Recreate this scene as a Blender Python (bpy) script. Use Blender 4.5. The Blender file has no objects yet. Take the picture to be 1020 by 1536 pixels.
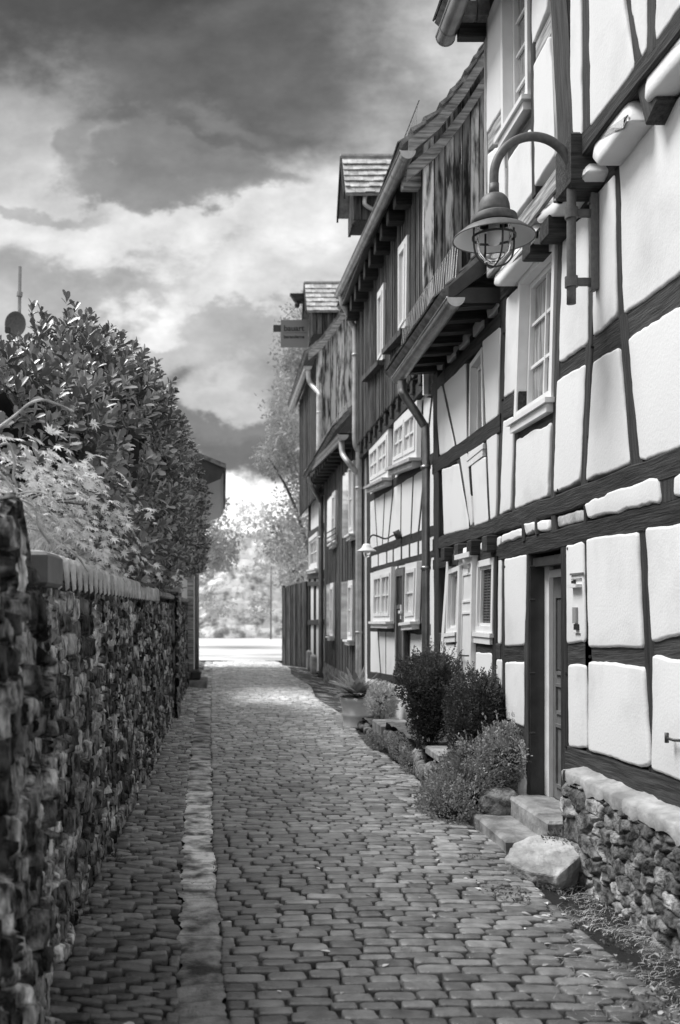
import bpy, math, random
import numpy as np
from mathutils import Vector, Matrix
random.seed(7); RNG = np.random.default_rng(7)
R = math.radians
sc = bpy.context.scene
col = sc.collection
FPX, CX, CY, EYE = 1493.3, 335.0, 915.0, 1.7      # focal length in photo pixels, vanishing point, eye height

def P(px, py, X):            # pixel -> point on the plane x = X
    Y = FPX * X / (px - CX); return Vector((X, Y, EYE + (CY - py) * Y / FPX))
def Q(px, py, Y):            # pixel -> point at distance Y
    return Vector(((px - CX) * Y / FPX, Y, EYE + (CY - py) * Y / FPX))

# ------------------------------------------------------------------ noise
def _hash(ix, iy, s=0):
    h = (ix.astype(np.int64) * 374761393 + iy.astype(np.int64) * 668265263 + s * 69069 + 1442695) & 0xffffffff
    h = ((h ^ (h >> 13)) * 1274126177) & 0xffffffff
    return ((h ^ (h >> 16)) & 0xffffff) / float(0xffffff)
def vnoise(x, y, s=0):
    x = np.asarray(x, float); y = np.asarray(y, float)
    ix = np.floor(x); iy = np.floor(y); fx = x - ix; fy = y - iy
    fx = fx*fx*(3-2*fx); fy = fy*fy*(3-2*fy); ix = ix.astype(int); iy = iy.astype(int)
    a = _hash(ix, iy, s); b = _hash(ix+1, iy, s); c = _hash(ix, iy+1, s); d = _hash(ix+1, iy+1, s)
    return (a*(1-fx)+b*fx)*(1-fy)+(c*(1-fx)+d*fx)*fy
def fbm(x, y, o=4, s=0):
    t = 0; a = .5; n = 0
    for i in range(o):
        t = t + a*vnoise(x*2**i, y*2**i, s+i*17); n += a; a *= .5
    return t/n
def cells(u, v, cu, cv, s=0, jit=.8):
    """jittered running-bond cells: distance to the joint, cell random, second random"""
    row = np.floor(v/cv); best = np.full(u.shape, 9e9); sec = best.copy()
    idr = np.zeros(u.shape); id2 = np.zeros(u.shape)
    for dr in (-1, 0, 1):
        r = row+dr; off = _hash(r.astype(int), r.astype(int)*0+7, s)*cu
        c0 = np.floor((u-off)/cu)
        for dc in (-1, 0, 1):
            c = c0+dc; ci = c.astype(int); ri = r.astype(int)
            j1 = (_hash(ci, ri, s+1)-.5)*jit; j2 = (_hash(ci, ri, s+2)-.5)*jit
            du = (u-off-(c+.5+j1)*cu)/cu; dv = (v-(r+.5+j2)*cv)/cv
            d = (np.abs(du)**3.6+np.abs(dv)**3.6)**(1/3.6)
            m = d < best
            sec = np.where(m, best, np.minimum(sec, d)); 
            idr = np.where(m, _hash(ci, ri, s+3), idr); id2 = np.where(m, _hash(ci, ri, s+4), id2)
            best = np.where(m, d, best)
    return sec-best, idr, id2

# ------------------------------------------------------------------ materials
def newmat(name):
    m = bpy.data.materials.new(name); m.use_nodes = True
    nt = m.node_tree; b = nt.nodes['Principled BSDF']; return m, nt, b
def g3(v): return (v, v, v, 1)
def mat(name, lo, hi, scale=8, rough=.7, bump=.2, bscale=40, metal=0, stretch=(1,1,1), src='gco', tone=True, detail=6, bdist=.01, rand=0, spec=.5, wide=0, lo_pos=.35, hi_pos=.65, rough2=None):
    m, nt, b = newmat(name); N = nt.nodes; L = nt.links
    at = N.new('ShaderNodeAttribute'); at.attribute_name = src
    mp = N.new('ShaderNodeMapping'); mp.inputs['Scale'].default_value = stretch; L.new(at.outputs['Vector'], mp.inputs['Vector'])
    n1 = N.new('ShaderNodeTexNoise'); n1.inputs['Scale'].default_value = scale; n1.inputs['Detail'].default_value = detail; n1.inputs['Roughness'].default_value = .6
    L.new(mp.outputs[0], n1.inputs['Vector'])
    cr = N.new('ShaderNodeValToRGB'); cr.color_ramp.elements[0].position = lo_pos; cr.color_ramp.elements[1].position = hi_pos
    cr.color_ramp.elements[0].color = g3(lo); cr.color_ramp.elements[1].color = g3(hi); L.new(n1.outputs['Fac'], cr.inputs['Fac'])
    out = cr.outputs['Color']
    def mul(a, bb, v=None):
        x = N.new('ShaderNodeMix'); x.data_type = 'RGBA'; x.blend_type = 'MULTIPLY'; x.inputs[0].default_value = 1
        L.new(a, x.inputs[6]); 
        if v is None: L.new(bb, x.inputs[7])
        return x.outputs[2]
    if tone:
        t = N.new('ShaderNodeAttribute'); t.attribute_name = 'tone'; out = mul(out, t.outputs['Color'])
    if rand:
        oi = N.new('ShaderNodeObjectInfo'); mr = N.new('ShaderNodeMapRange'); mr.inputs['To Min'].default_value = 1-rand; mr.inputs['To Max'].default_value = 1+rand
        L.new(oi.outputs['Random'], mr.inputs['Value']); out = mul(out, mr.outputs[0])
    L.new(out, b.inputs['Base Color'])
    b.inputs['Roughness'].default_value = rough; b.inputs['Metallic'].default_value = metal; b.inputs['Specular IOR Level'].default_value = spec
    if rough2 is not None:
        mr = N.new('ShaderNodeMapRange'); mr.inputs['To Min'].default_value = rough; mr.inputs['To Max'].default_value = rough2
        mr.inputs['From Min'].default_value = .3; mr.inputs['From Max'].default_value = .7
        L.new(n1.outputs['Fac'], mr.inputs['Value']); L.new(mr.outputs[0], b.inputs['Roughness'])
    if bump:
        n2 = N.new('ShaderNodeTexNoise'); n2.inputs['Scale'].default_value = bscale; n2.inputs['Detail'].default_value = 5; L.new(mp.outputs[0], n2.inputs['Vector'])
        bm = N.new('ShaderNodeBump'); bm.inputs['Strength'].default_value = bump; bm.inputs['Distance'].default_value = bdist
        L.new(n2.outputs['Fac'], bm.inputs['Height']); L.new(bm.outputs[0], b.inputs['Normal'])
    return m
M = {}
M['plaster'] = mat('plaster', .60, .77, 1.3, .85, .3, 55, bdist=.007, spec=.2, lo_pos=.25, hi_pos=.5, detail=9)
M['plaster_grey'] = mat('plaster_grey', .28, .5, 6, .85, .4, 30, bdist=.02, spec=.2)
M['timber'] = mat('timber', .016, .062, 9, .7, .8, 22, stretch=(.3,4,4), bdist=.010, rand=.3, spec=.3, detail=9)
M['timber_pale'] = mat('timber_pale', .12, .5, 7, .8, .8, 16, stretch=(.35,4,4), bdist=.012, rand=.2, spec=.3)
M['board_dark'] = mat('board_dark', .014, .17, 6, .8, .8, 20, stretch=(7,7,.35), bdist=.012, spec=.15)
M['board_old'] = mat('board_old', .06, .72, 3, .85, .7, 20, stretch=(5,5,.6), bdist=.01, spec=.2, lo_pos=.40, hi_pos=.56)
M['zinc'] = mat('zinc', .22, .36, 4, .38, .1, 30, metal=.75)
M['zinc_pale'] = mat('zinc_pale', .40, .62, 5, .5, .1, 30, metal=.35)
M['iron'] = mat('iron', .035, .06, 10, .5, .15, 60, metal=.2)
M['lamp_paint'] = mat('lamp_paint', .085, .13, 30, .55, .15, 160, bdist=.002)
M['white_paint'] = mat('white_paint', .74, .82, 5, .45, .06, 60, spec=.4)
M['dark_paint'] = mat('dark_paint', .025, .045, 8, .45, .15, 50)
M['grey_paint'] = mat('grey_paint', .12, .18, 8, .5, .15, 50)
M['tile'] = mat('roof_tile', .12, .34, 9, .8, .5, 40)
M['tile_pale'] = mat('roof_tile_pale', .35, .68, 9, .8, .4, 40)
M['rubble'] = mat('rubble', .018, .44, 13, .9, 1.0, 40, bdist=.025, stretch=(1.2,1.2,.5), spec=.15, lo_pos=.40, hi_pos=.68, detail=12)
M['footing'] = mat('footing', .05, .36, 9, .85, .9, 35, bdist=.025, spec=.25, lo_pos=.38, hi_pos=.66, detail=9)
M['cobble'] = mat('cobble', .10, .27, 9, .36, .9, 80, bdist=.005, spec=.75, rough2=.55, lo_pos=.3, hi_pos=.7, detail=9)
M['soil'] = mat('joint_soil', .02, .22, 3.2, .9, .9, 60, bdist=.012, spec=.2, lo_pos=.50, hi_pos=.72, detail=10)
M['gutter_slab'] = mat('gutter_slab', .07, .62, 5, .75, .8, 60, bdist=.012, lo_pos=.38, hi_pos=.60, detail=11)
M['far_road'] = mat('far_road', .55, .75, .6, .8, .4, 10)
M['concrete'] = mat('concrete', .12, .34, 5, .8, .5, 60, bdist=.006)
M['rock'] = mat('rock', .22, .46, 4, .8, .9, 22, bdist=.02, lo_pos=.4, hi_pos=.6)
M['cliff'] = mat('cliff', .30, .95, 1.3, .9, .6, 4, bdist=.1, lo_pos=.40, hi_pos=.55, detail=9)
M['coping'] = mat('coping', .34, .66, 10, .75, .4, 40)
M['pot'] = mat('pot', .66, .78, 6, .6, .2, 40)
M['bark'] = mat('bark', .06, .16, 12, .9, .8, 40)
M['earth'] = mat('earth', .05, .16, 10, .95, .9, 40, bdist=.03)
def leafmat(name, rough=.45, spec=.5, trans=.0):
    m, nt, b = newmat(name); N = nt.nodes; L = nt.links
    t = N.new('ShaderNodeAttribute'); t.attribute_name = 'tone'; L.new(t.outputs['Color'], b.inputs['Base Color'])
    b.inputs['Roughness'].default_value = rough; b.inputs['Specular IOR Level'].default_value = spec
    if trans:
        tr = N.new('ShaderNodeBsdfTranslucent'); L.new(t.outputs['Color'], tr.inputs['Color'])
        ad = N.new('ShaderNodeMixShader'); ad.inputs[0].default_value = trans
        L.new(b.outputs[0], ad.inputs[1]); L.new(tr.outputs[0], ad.inputs[2]); L.new(ad.outputs[0], nt.nodes['Material Output'].inputs['Surface'])
    return m
M['leaf_gloss'] = leafmat('leaf_gloss', .30, .7)
M['leaf'] = leafmat('leaf', .6, .35, .3)
m, nt, b = newmat('window_glass'); b.inputs['Base Color'].default_value = g3(.10); b.inputs['Roughness'].default_value = .06; b.inputs['Specular IOR Level'].default_value = .8; M['pane'] = m
M['pane_pale'] = mat('window_glass_pale', .08, .46, 5, .07, 0, 10, stretch=(9,9,.5), spec=.8, lo_pos=.36, hi_pos=.6)
m, nt, b = newmat('window_glass_white'); b.inputs['Base Color'].default_value = g3(.68); b.inputs['Roughness'].default_value = .15; M['pane_white'] = m
m, nt, b = newmat('lamp_glass'); b.inputs['Base Color'].default_value = g3(1); b.inputs['Roughness'].default_value = .02; b.inputs['Transmission Weight'].default_value = 1; b.inputs['IOR'].default_value = 1.08; M['lamp_glass'] = m
m, nt, b = newmat('reflector'); b.inputs['Base Color'].default_value = g3(.75); b.inputs['Roughness'].default_value = .5; M['reflector'] = m
m, nt, b = newmat('ink'); b.inputs['Base Color'].default_value = g3(.02); M['ink'] = m
m, nt, b = newmat('sign_face'); b.inputs['Base Color'].default_value = g3(.22); b.inputs['Roughness'].default_value = .5; M['sign_face'] = m
m, nt, b = newmat('mesh_screen'); b.inputs['Base Color'].default_value = g3(.3); M['screen'] = m

# ------------------------------------------------------------------ objects
OFF = {}
def thing(name, label, cat, loc=(0,0,0), group=None):
    o = bpy.data.objects.new(name, None); col.objects.link(o); o.location = loc; o.empty_display_size = .1
    o['label'] = label; o['category'] = cat
    if group: o['group'] = group
    OFF[o.name] = Vector(loc); return o
class MB:
    def __init__(s): s.v = []; s.f = []; s.t = []; s.g = []
    def add(s, vs, fs, tone=1., gco=None):
        b = len(s.v); s.v += [tuple(p) for p in vs]; s.f += [tuple(i+b for i in f) for f in fs]
        if hasattr(tone, '__len__'): s.t += list(tone)
        else: s.t += [tone]*len(vs)
        s.g += [tuple(p) for p in (gco if gco is not None else vs)]
    def box(s, x0, x1, y0, y1, z0, z1, tone=1., gco=None, bev=0.):
        if bev:
            e = bev; bx = []
            for z, k in ((z0, 0), (z0+e, 1), (z1-e, 1), (z1, 0)):
                i = e*(1-k)
                q = [(x0+i+e*.0, y0+i), (x1-i, y0+i), (x1-i, y1-i), (x0+i, y1-i)]
                bx.append([(a, b_, z) for a, b_ in q])
            vs = sum(bx, []); fs = [(3,2,1,0), (12,13,14,15)]
            for r in range(3):
                for k in range(4): a = r*4+k; c = r*4+(k+1) % 4; fs.append((a, c, c+4, a+4))
            s.add(vs, fs, tone, gco); return
        vs = [(x0,y0,z0),(x1,y0,z0),(x1,y1,z0),(x0,y1,z0),(x0,y0,z1),(x1,y0,z1),(x1,y1,z1),(x0,y1,z1)]
        s.add(vs, [(3,2,1,0),(4,5,6,7),(0,1,5,4),(1,2,6,5),(2,3,7,6),(3,0,4,7)], tone, gco)
    def hexa(s, vs, tone=1., gco=None):
        s.add(vs, [(3,2,1,0),(4,5,6,7),(0,1,5,4),(1,2,6,5),(2,3,7,6),(3,0,4,7)], tone, gco)
    def tube(s, path, r, n=8, cap=True, tone=1.):
        path = [Vector(p) for p in path]; k = len(path)
        rs = r if hasattr(r, '__len__') else [r]*k
        vs = []; fs = []; ref = None
        for i, p in enumerate(path):
            d = (path[min(i+1, k-1)]-path[max(i-1, 0)]).normalized()
            if ref is None: ref = d.orthogonal().normalized()
            ref = (ref-d*ref.dot(d)).normalized(); bi = d.cross(ref)
            for j in range(n):
                a = 2*math.pi*j/n; vs.append(p+(ref*math.cos(a)+bi*math.sin(a))*rs[i])
        for i in range(k-1):
            for j in range(n): a = i*n+j; b_ = i*n+(j+1) % n; fs.append((a, b_, b_+n, a+n))
        if cap: fs.append(tuple(range(n))[::-1]); fs.append(tuple(range((k-1)*n, k*n)))
        s.add(vs, fs, tone)
    def lathe(s, c, prof, n=24, tone=1.):
        vs = []; fs = []; k = len(prof)
        for r, z in prof:
            for j in range(n): a = 2*math.pi*j/n; vs.append((c[0]+r*math.cos(a), c[1]+r*math.sin(a), c[2]+z))
        for i in range(k-1):
            for j in range(n): a = i*n+j; b_ = i*n+(j+1) % n; fs.append((a, b_, b_+n, a+n))
        s.add(vs, fs, tone)
    def build(s, name, m, parent=None, smooth=False):
        off = OFF[parent.name] if parent else Vector((0,0,0))
        me = bpy.data.meshes.new(name); v = np.array(s.v, float)
        me.from_pydata((v-np.array(off)).tolist(), [], s.f)
        t = np.array(s.t, float); c = np.ones((len(v), 4)); c[:, 0] = c[:, 1] = c[:, 2] = t
        at = me.color_attributes.new('tone', 'FLOAT_COLOR', 'POINT'); at.data.foreach_set('color', c.ravel())
        ga = me.attributes.new('gco', 'FLOAT_VECTOR', 'POINT'); ga.data.foreach_set('vector', np.array(s.g, float).ravel())
        me.materials.append(m)
        if smooth: me.polygons.foreach_set('use_smooth', [True]*len(me.polygons))
        me.update(); o = bpy.data.objects.new(name, me); col.objects.link(o)
        if parent: o.parent = parent
        OFF[o.name] = off; return o
def tag(o, label, cat, group=None):
    o['label'] = label; o['category'] = cat
    if group: o['group'] = group
    return o
def kind(o, k='structure'): o['kind'] = k; return o
def sub(o, n=2, smooth=True):
    md = o.modifiers.new('s', 'SUBSURF'); md.levels = md.render_levels = n
    if smooth: o.data.polygons.foreach_set('use_smooth', [True]*len(o.data.polygons))
    return o

def grid_sheet(name, m, parent, pos, tone, nu, nv, kind_=None):
    """pos (nu,nv,3) array"""
    idx = np.arange(nu*nv).reshape(nu, nv)
    f = np.stack([idx[:-1,:-1], idx[1:,:-1], idx[1:,1:], idx[:-1,1:]], -1).reshape(-1, 4)
    mb = MB(); off = OFF[parent.name] if parent else Vector((0,0,0))
    me = bpy.data.meshes.new(name); v = pos.reshape(-1, 3)
    me.vertices.add(len(v)); me.vertices.foreach_set('co', (v-np.array(off)).ravel())
    me.loops.add(len(f)*4); me.loops.foreach_set('vertex_index', f.ravel())
    me.polygons.add(len(f)); me.polygons.foreach_set('loop_start', np.arange(len(f))*4)
    me.update(calc_edges=True)
    c = np.ones((len(v), 4)); c[:, :3] = tone.reshape(-1, 1)
    at = me.color_attributes.new('tone', 'FLOAT_COLOR', 'POINT'); at.data.foreach_set('color', c.ravel())
    ga = me.attributes.new('gco', 'FLOAT_VECTOR', 'POINT'); ga.data.foreach_set('vector', v.ravel())
    me.materials.append(m); me.polygons.foreach_set('use_smooth', [True]*len(me.polygons))
    o = bpy.data.objects.new(name, me); col.objects.link(o)
    if parent: o.parent = parent
    OFF[o.name] = off
    if kind_: o['kind'] = kind_
    return o

# leaves ------------------------------------------------------------
T_OVAL = (np.array([(0,0,0),(-.13,.3,.04),(.13,.3,.04),(-.225,.62,.05),(.225,.62,.05),(-.15,.9,.0),(.15,.9,.0),(0,.98,-.06),(0,.32,-.02),(0,.64,-.03)]),
          [(0,8,1),(0,2,8),(1,8,9,3),(8,2,4,9),(3,9,7,5),(9,4,6,7)])
T_SMALL = (np.array([(0,0,0),(-.28,.5,.06),(.28,.5,.06),(0,1,0)]), [(0,2,3,1)])
def maple_t():
    v = [(0,0,0)]; n = 7
    for i in range(n):
        a = R(-120+240*i/(n-1)); l = [.55,.75,.95,1.0,.95,.75,.55][i]
        v.append((math.sin(a)*l, .3+math.cos(a)*l*.8, -.12*l))
        if i < n-1:
            a2 = R(-120+240*(i+.5)/(n-1)); v.append((math.sin(a2)*.33, .3+math.cos(a2)*.28, .02))
    f = [(0, i+1, i) for i in range(1, len(v)-1)]
    return np.array(v), f
T_MAPLE = maple_t()
def leaves(name, m, parent, pos, tip, nrm, size, tone, tmpl):
    tv, tf = tmpl; n = len(pos)
    tip = tip/np.linalg.norm(tip, axis=1, keepdims=True)
    side = np.cross(tip, nrm); side /= np.linalg.norm(side, axis=1, keepdims=True)+1e-9
    up = np.cross(side, tip)
    sz = np.asarray(size).reshape(-1, 1, 1)*np.ones((n,1,1))
    v = pos[:, None, :]+sz*(tv[None, :, 0:1]*side[:, None, :]+tv[None, :, 1:2]*tip[:, None, :]+tv[None, :, 2:3]*up[:, None, :])
    k = len(tv); v = v.reshape(-1, 3)
    off = np.array(OFF[parent.name]) if parent else np.zeros(3)
    me = bpy.data.meshes.new(name); me.vertices.add(len(v)); me.vertices.foreach_set('co', (v-off).ravel())
    li = []; ls = []; c = 0
    for f in tf: ls.append(c); c += len(f); li += list(f)
    li = np.array(li); ls = np.array(ls)
    L_ = (li[None, :]+np.arange(n)[:, None]*k).ravel(); S = (ls[None, :]+np.arange(n)[:, None]*c).ravel()
    me.loops.add(len(L_)); me.loops.foreach_set('vertex_index', L_)
    me.polygons.add(len(S)); me.polygons.foreach_set('loop_start', S); me.update(calc_edges=True)
    cc = np.ones((len(v), 4)); cc[:, :3] = np.repeat(np.asarray(tone)*np.ones(n), k)[:, None]
    at = me.color_attributes.new('tone', 'FLOAT_COLOR', 'POINT'); at.data.foreach_set('color', cc.ravel())
    me.materials.append(m); me.polygons.foreach_set('use_smooth', [True]*len(me.polygons))
    o = bpy.data.objects.new(name, me); col.objects.link(o)
    if parent: o.parent = parent
    OFF[o.name] = Vector(off); return o
def rdir(n):
    d = RNG.normal(size=(n, 3)); return d/np.linalg.norm(d, axis=1, keepdims=True)
def nz(a): return a/(np.linalg.norm(a, axis=1, keepdims=True)+1e-9)
def lumpy(d, amp, s, k=2.2):
    return 1+amp*(fbm(d[:,0]*k+s*3.1+d[:,2]*1.3+9, d[:,1]*k+s*7.7-d[:,2]*k+9, 3, s)-.5)*2
def ell_shell(cs, n, lo=.72, amp=.14, seed=0):
    """points in the outer shell of a union of ellipsoids; returns points and outward directions"""
    cs = [np.array(c, float) for c in cs]; w = np.array([c[3]*c[4]+c[4]*c[5]+c[3]*c[5] for c in cs]); w /= w.sum()
    pts = []; dirs = []
    for i, c in enumerate(cs):
        k = int(n*w[i]*1.5); d = rdir(k); rr = lo+(1-lo)*RNG.random(k)**.45
        rr = rr*lumpy(d, amp, seed+i); p = c[:3]+d*c[3:6]*(rr*(1+.10*(RNG.random(k)-.5)))[:, None]
        ok = np.ones(k, bool)
        for j, e in enumerate(cs):
            if j != i: ok &= (((p-e[:3])/(e[3:6]*lo*.95))**2).sum(1) > 1
        pts.append(p[ok]); dirs.append(nz(d/c[3:6])[ok])
    return np.concatenate(pts), np.concatenate(dirs)
def rosettes(p, d, size, per, spread, tones):
    n = len(p); ax = nz(d*.8+np.array([0,0,.55])+RNG.normal(size=(n,3))*.25)
    t1 = nz(np.cross(ax, RNG.normal(size=(n,3)))); t2 = np.cross(ax, t1)
    P_, T_, N_, S_, C_ = [], [], [], [], []
    for j in range(per):
        a = 2*np.pi*(j*.382)+RNG.random(n)*.5; lv = j/per
        rad = t1*np.cos(a)[:,None]+t2*np.sin(a)[:,None]; sp = spread*(1.15-.75*lv)+RNG.normal(size=n)*.12
        tip = ax*np.cos(sp)[:,None]+rad*np.sin(sp)[:,None]
        P_.append(p+ax*(size*.8*lv)); T_.append(tip); N_.append(ax*np.sin(sp)[:,None]-rad*np.cos(sp)[:,None]+ax*.01)
        S_.append(size*(.55+.75*RNG.random(n))*(1-.25*lv)); C_.append(tones*(.85+.35*RNG.random(n))*(1+.25*lv))
    return [np.concatenate(x) for x in (P_, T_, N_, S_, C_)]
def core(name, parent, cs, k, tone, m):  # added dark solid inside a crown; shade between the leaves is in its colour
    mb = MB()
    for i, c in enumerate(cs):
        nu, nv = 20, 12; vs = []; 
        for a in range(nv+1):
            th = math.pi*a/nv
            for b_ in range(nu):
                ph = 2*math.pi*b_/nu; d = np.array([[math.sin(th)*math.cos(ph), math.sin(th)*math.sin(ph), math.cos(th)]])
                r = k*lumpy(d, .12, i)[0]; vs.append((c[0]+d[0,0]*c[3]*r, c[1]+d[0,1]*c[4]*r, c[2]+d[0,2]*c[5]*r))
        fs = [(a*nu+b_, (a+1)*nu+b_, (a+1)*nu+(b_+1) % nu, a*nu+(b_+1) % nu) for a in range(nv) for b_ in range(nu)]
        mb.add(vs, fs, tone)
    return mb.build(name, m, parent, True)

# ------------------------------------------------------------------ facade helpers
CNT = [0]
def yz(p): return np.array([p[1], p[2]])
def timber(parent, name, a, b_, w, X, depth=.2, m='timber', proud=0., px=True, seg=None, w2=None, st=.0012):
    """a beam lying in the facade, from a to b"""
    CNT[0] += 1; off = (CNT[0] % 13)*st
    A = yz(P(a[0], a[1], X)) if px else np.array(a, float); B = yz(P(b_[0], b_[1], X)) if px else np.array(b_, float)
    L_ = np.linalg.norm(B-A); d = (B-A)/L_; n = np.array([-d[1], d[0]]); k = seg or max(2, int(L_/.25))
    vs = []; g = []; ro = random.random()*20; w2 = w2 or w
    for i in range(k+1):
        t = i/k; c = A+(B-A)*t; ww = w+(w2-w)*t
        j1 = (random.random()-.5)*w*.09; j2 = (random.random()-.5)*w*.09
        for sd, xx in ((-.5, X+depth), (-.5, X+.008), (-.44, 0), (.44, 0), (.5, X+.008), (.5, X+depth)):
            x = xx if xx else X
            q = c+n*(sd*ww+(j1 if sd < 0 else j2)); vs.append((x-proud-off if x < X+.1 else x, q[0], q[1])); g.append((t*L_+ro, sd*ww+ro, x-X))
    fs = []
    for i in range(k):
        for j in range(6): a0 = i*6+j; a1 = i*6+(j+1) % 6; fs.append((a0, a1, a1+6, a0+6))
    fs.append((5,4,3,2,1,0)); fs.append(tuple(range(k*6, k*6+6)))
    mb = MB(); mb.add(vs, fs, 1., g); return mb.build(name, M[m], parent)
def round_poly(pts, res=.05, wob=.006, cut=.03):
    """pts in metres (n,2): rounded corners, even wobbly edge points, counter-clockwise"""
    pts = np.array(pts, float); 
    ar = 0.5*np.sum(pts[:,0]*np.roll(pts[:,1],-1)-np.roll(pts[:,0],-1)*pts[:,1])
    if ar < 0: pts = pts[::-1]
    n = len(pts); out = []
    for i in range(n):
        a, b_, c = pts[i-1], pts[i], pts[(i+1) % n]
        la, lc = np.linalg.norm(a-b_), np.linalg.norm(c-b_); ka = min(cut, la*.3); kc = min(cut, lc*.3)
        p0 = b_+(a-b_)/la*ka; p2 = b_+(c-b_)/lc*kc
        for t in (0, .5, 1): out.append((1-t)**2*p0+2*t*(1-t)*b_+t*t*p2)
    pts = np.array(out); res_ = []
    for i in range(len(pts)):
        a, b_ = pts[i], pts[(i+1) % len(pts)]; l = np.linalg.norm(b_-a); k = max(1, int(l/res))
        for j in range(k): res_.append(a+(b_-a)*j/k)
    pts = np.array(res_); k = len(pts); nx = np.roll(pts, -1, 0)-np.roll(pts, 1, 0); nn = np.stack([-nx[:,1], nx[:,0]], 1); nn /= np.linalg.norm(nn, axis=1, keepdims=True)+1e-9
    s = random.random()*50; w = (vnoise(pts[:,0]*7+s, pts[:,1]*7)-.5)*2*wob+(vnoise(pts[:,0]*25+s, pts[:,1]*25)-.5)*wob
    return pts+nn*w[:, None], nn
def panel(parent, pts, X, bulge=.018, px=True, m='plaster', back=.1, name='plaster_panel', wob=.007, edge=.016, tilt=0.):
    if px: pts = [yz(P(a, b_, X)) for a, b_ in pts]
    r, nn = round_poly(pts, wob=wob); k = len(r)
    zc = r[:,1].mean(); vs = []; 
    rings = ((0, back), (0, -bulge*.35), (edge*.3, -bulge*.82), (edge, -bulge), (edge+.004, -bulge*1.02))
    for ins, dx in rings:
        q = r+nn*ins
        for p in q: vs.append((X+dx+tilt*(zc-p[1]), p[0], p[1]))
    c = r.mean(0)
    fs = []
    for i in range(len(rings)-1):
        for j in range(k): a = i*k+j; b_ = i*k+(j+1) % k; fs.append((a, b_, b_+k, a+k))
    n0 = len(rings)-1; fs.append(tuple(n0*k+j for j in range(k)))
    mb = MB(); mb.add(vs, fs, 1.); o = mb.build(name, M[m], parent, True); return o
class Quad:
    """bilinear frame on the facade; u along the street towards the camera, v up, d outwards (-x)"""
    def __init__(s, TL, TR, BR, BL, X, px=True):
        s.X = X; f = (lambda q: yz(P(q[0], q[1], X))) if px else (lambda q: np.array(q, float))
        s.c = [f(q) for q in (BL, BR, TR, TL)]
        s.w = np.linalg.norm(s.c[1]-s.c[0]); s.h = np.linalg.norm(s.c[3]-s.c[0])
    def at(s, u, v, d):   # u, v in metres from the lower-left corner
        u /= s.w; v /= s.h; c = s.c
        q = c[0]*(1-u)*(1-v)+c[1]*u*(1-v)+c[2]*u*v+c[3]*(1-u)*v
        return (s.X-d, q[0], q[1])
    def box(s, mb, u0, u1, v0, v1, d0, d1):
        mb.hexa([s.at(u,v,d0) for u, v in ((u0,v0),(u1,v0),(u1,v1),(u0,v1))]+[s.at(u,v,d1) for u, v in ((u0,v0),(u1,v0),(u1,v1),(u0,v1))])
    def ring(s, mb, u0, u1, v0, v1, w, d0, d1):
        s.box(mb, u0, u0+w, v0, v1, d0, d1); s.box(mb, u1-w, u1, v0, v1, d0, d1)
        s.box(mb, u0+w, u1-w, v0, v0+w, d0+.001, d1-.001); s.box(mb, u0+w, u1-w, v1-w, v1, d0+.001, d1-.001)
def window(parent, q, rows=3, cols=2, casing=.07, rec=.10, proud=.035, sill=True, pane='pane', sash=.045, name='window', sillm='white_paint', m='white_paint', silld=.07, two=False):
    mb = MB(); q.ring(mb, 0, q.w, 0, q.h, casing, -rec-.03, proud)
    w = mb.build(name, M[m], parent)
    mb = MB(); e = casing
    groups = [(e, q.w-e)] if not two else [(e, q.w/2-.02), (q.w/2+.02, q.w-e)]
    for a, b_ in groups:
        q.ring(mb, a+.002, b_-.002, e+.002, q.h-e-.002, sash, -rec, -rec+.045)
        for i in range(1, cols): u = a+(b_-a)*i/cols; q.box(mb, u-.012, u+.012, e+sash, q.h-e-sash, -rec+.008, -rec+.034)
        for i in range(1, rows): v = e+(q.h-2*e)*i/rows; q.box(mb, a+sash, b_-sash, v-.012, v+.012, -rec+.01, -rec+.03)
    if two: q.box(mb, q.w/2-.019, q.w/2+.019, e, q.h-e, -rec-.01, proud-.01)
    mb.build('sash', M[m], w)
    mb = MB(); q.box(mb, e+.01, q.w-e-.01, e+.01, q.h-e-.01, -rec-.02, -rec+.006); mb.build('pane', M[pane], w)
    if sill:
        mb = MB(); q.box(mb, -.03, q.w+.03, -.04, -.002, -.03, proud+silld); q.box(mb, .01, q.w-.01, -.105, -.042, -.03, proud+silld*.55)
        mb.build('sill', M[sillm], w)
    return w
def boards(mb, y0, y1, z0f, z1f, X, bw=.13, tlo=.5, thi=1.3, d=.025, axis='y'):
    """vertical boards with cover strips along y (or x)"""
    y = y0; n = 0
    while y < y1-.01:
        w = bw*(.75+.5*random.random()); e = min(y+w, y1); t = tlo+(thi-tlo)*random.random()
        dd = d*(.3+.7*random.random()); g = random.random()*30
        a, b_ = y+.004, e-.004
        def q(x, yy, z): return (x, yy, z) if axis == 'y' else (yy, x, z)
        vs = [q(X+.03, a, z0f(a)), q(X+.03, b_, z0f(b_)), q(X-dd, b_-.004, z0f(b_)), q(X-dd, a+.004, z0f(a)), q(X+.03, a, z1f(a)), q(X+.03, b_, z1f(b_)), q(X-dd, b_-.004, z1f(b_)), q(X-dd, a+.004, z1f(a))]
        mb.hexa(vs, t, [(p[0]+g, p[1]+g*.7, p[2]+g) for p in vs]); y = e
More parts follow.
